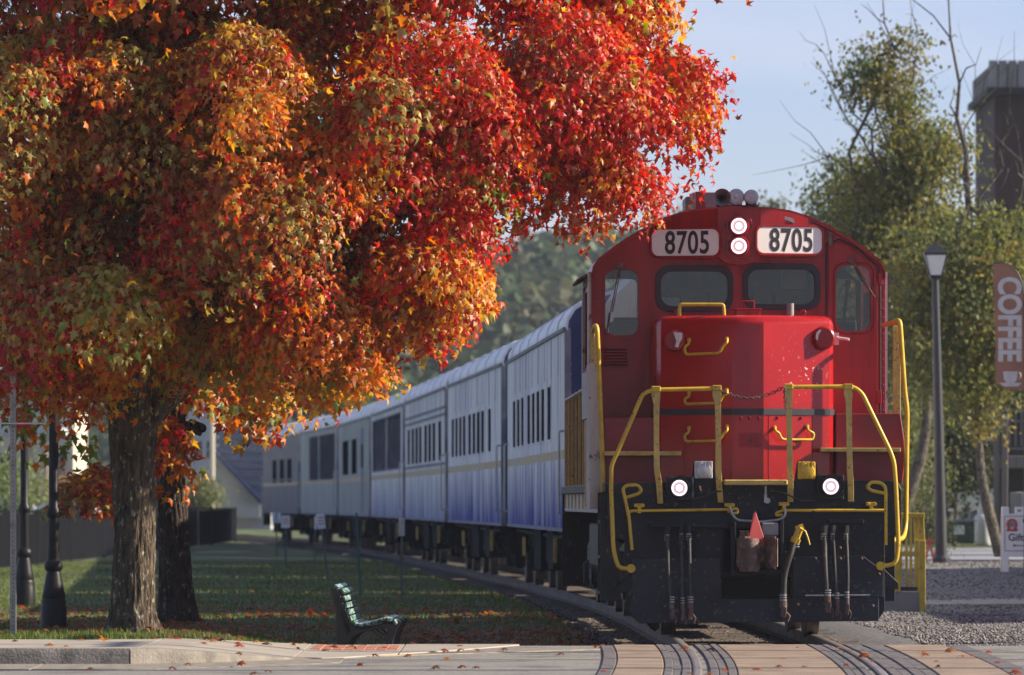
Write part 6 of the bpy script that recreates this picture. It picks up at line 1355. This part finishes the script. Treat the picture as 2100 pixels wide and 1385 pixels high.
yp = at(97,1045,230); o = empty('yellow_marker_post', (yp.x,230,-.15), 0, 'thin yellow marker post beyond the fence', 'post'); MB().bx(-.06,.06,0,.05,0,2.4).bx(-.09,.09,-.01,.06,1.6,2.4).build('post', M['yellow'], o)
def car(px, d, mat, label, rz=0):
    q = at(px,1050,d); o = empty('parked_car', (q.x,d,-.12), rz, label, 'car')
    prof_ = [(-2.2,.35),(2.2,.35),(2.25,.7),(2.1,.9),(1.2,1.0),(.6,1.45),(-1.0,1.47),(-1.8,1.05),(-2.2,.95)]
    MB().prism(prof_,'y',-.85,.85).build('body', mat, o, bev=.06, seg=2); MB().prism([(1.05,1.02),(.55,1.40),(-.95,1.41),(-1.55,1.05)],'y',-.86,.86).build('side_window', M['c_glass'], o)
    for x_ in (-1.35,1.35):
        for y_ in (-.8,.8): MB().lathe([(.001,-.1),(.2,-.1),(.32,-.08),(.32,.08),(.001,.1)],16,(x_,y_,.32),'y').build('wheel', M['rubber'], o)
car(150,228,M['white'],'white car parked beyond the black fence'); car(30,233,pmat('silver_car',(.4,.42,.45),.35),'silver car parked beyond the fence at the far left')
for k_,(px,d,rx,ry,lab) in enumerate(((170,238,70,28,'brown dry shrub beyond the fence beside the white car'),(120,240,60,40,'reddish shrub behind the cream house corner'),(410,240,30,45,'olive shrub beside the gabled house'),(20,150,70,60,'pale green sapling behind the sign post'))):
    bg_tree('shrub', lab, (*at(px,1050,d).xy,-.15), [at(px,1040,d)], [blob(px,1005 if k_<3 else 980,rx,ry,d,1.2)], 2400, .16 if k_<3 else .10, [[(.20,.14,.06),(.26,.17,.08)],[(.26,.10,.06),(.2,.12,.06)],[(.16,.17,.07),(.11,.14,.05)],[(.14,.2,.06),(.2,.24,.09)]][k_], seed=60+k_, r0=.06, cat='shrub')
# ---- wooded hills
HX = np.linspace(-160,160,60); HY = np.linspace(330,760,30)
def hill_z(x,y): return (17.5*sst(335,520,y)*(1-.85*sst(10,30,x)) + 1.5*np.sin(x*.06+1)*sst(380,520,y) + 3*sst(520,760,y)*(1-.8*sst(10,40,x)))
X_,Y_ = np.meshgrid(HX,HY); n_, m_ = X_.shape; v = np.stack([X_,Y_,hill_z(X_,Y_)-1],-1).reshape(-1,3); i = np.arange((n_-1)*(m_-1)); a_ = (i//(m_-1))*m_ + i%(m_-1)
hl = link('hills', npmesh('hills', v, np.stack([a_,a_+1,a_+m_+1,a_+m_],1), pmat('hillside_soil',(.05,.06,.03),.9,var=.3,scale=.1), smooth=True)); tag(hl, kind='structure')
rg = np.random.default_rng(77); P_=[];C_=[];S_=[]
FC = np.array([(.05,.075,.04),(.06,.09,.045),(.045,.07,.04),(.075,.095,.05),(.08,.085,.045),(.055,.085,.05)])
for k_ in range(900):
    d = rg.uniform(345,560); x = rg.uniform(-46,34)*d/480; z = float(hill_z(x,d)); r = rg.uniform(1.8,3.4); m_ = 150
    u = rg.normal(0,1,(m_,3)); u /= np.linalg.norm(u,axis=1)[:,None]; lum = rg.uniform(.6,1,(m_,1))
    P_.append(np.array([x,d,z+r*.8]) + u*lum*np.array([r,r,r*1.15])); C_.append(FC[rg.integers(0,6)]*rg.uniform(.7,1.3,(m_,1))); S_.append(np.full(m_, r*.34)*rg.uniform(.6,1.3,m_))
P_ = np.concatenate(P_); C_ = np.concatenate(C_); S_ = np.concatenate(S_); n = len(P_)
nn = rg.normal(0,1,(n,3)); nn[:,2] += .5; nn /= np.linalg.norm(nn,axis=1)[:,None]; tt_ = rg.normal(0,1,(n,3)); tt_ -= nn*np.sum(tt_*nn,1)[:,None]; tt_ /= np.linalg.norm(tt_,axis=1)[:,None]
v = leaf_geo(P_,nn,tt_,S_,RHOM*np.array([1.6,1,1])); f = (RHF[None]+(np.arange(n)*4)[:,None,None]).reshape(-1,3)
tag(link('forest', npmesh('forest', v.reshape(-1,3), f, M['bleaf'], np.repeat(C_,4,0))), 'hazy wooded hillside far behind the train', 'forest', kind='stuff')
# ---- outside the frame: what throws the long shadows from the right
dep = empty('depot_building', (14.2,74.5,-.1), 0, 'station building shading the gravel yard, outside the picture on the right', 'building')
MB().bx(0,7,0,25,0,4.4).build('wall', M['brickw'], dep); MB().prism([(-1.0,4.3),(8.0,4.3),(3.5,6.6)],'y',-1,26).build('roof', M['shingle'], dep)
for x_, d_, r_, lb in ((9.5,50.3,.14,'near the camera'),(11,53.6,.10,'before the crossing panels end'),(10.5,56.2,.12,'beside the rails'),(9.2,63.5,.16,'beside the gravel yard')):
    o = empty('utility_pole', (x_,d_,-.1), 0, 'tall wooden utility pole right of the crossing, ' + lb, 'pole', 'poles right of the crossing'); MB().tube([(0,0,0),(0,0,9)],[r_,r_*.7],12).build('pole', M['wood'], o)
    MB().bx(-.05,.05,-1,1,8.2,8.32).build('crossarm', M['wood'], o)
# ---- air
hzm = bpy.data.materials.new('haze_air'); hzm.use_nodes = True; ntz = hzm.node_tree; ntz.nodes.remove(ntz.nodes['Principled BSDF'])
pv = ntz.nodes.new('ShaderNodeVolumePrincipled'); pv.inputs['Color'].default_value = (.78,.86,1,1); pv.inputs['Density'].default_value = HAZE; pv.inputs['Anisotropy'].default_value = 0
ntz.links.new(pv.outputs[0], ntz.nodes['Material Output'].inputs['Volume'])
if HAZE > 0: tag(MB().bx(-960,960,-75,2460,-3,34).build('haze', hzm), kind='stuff')
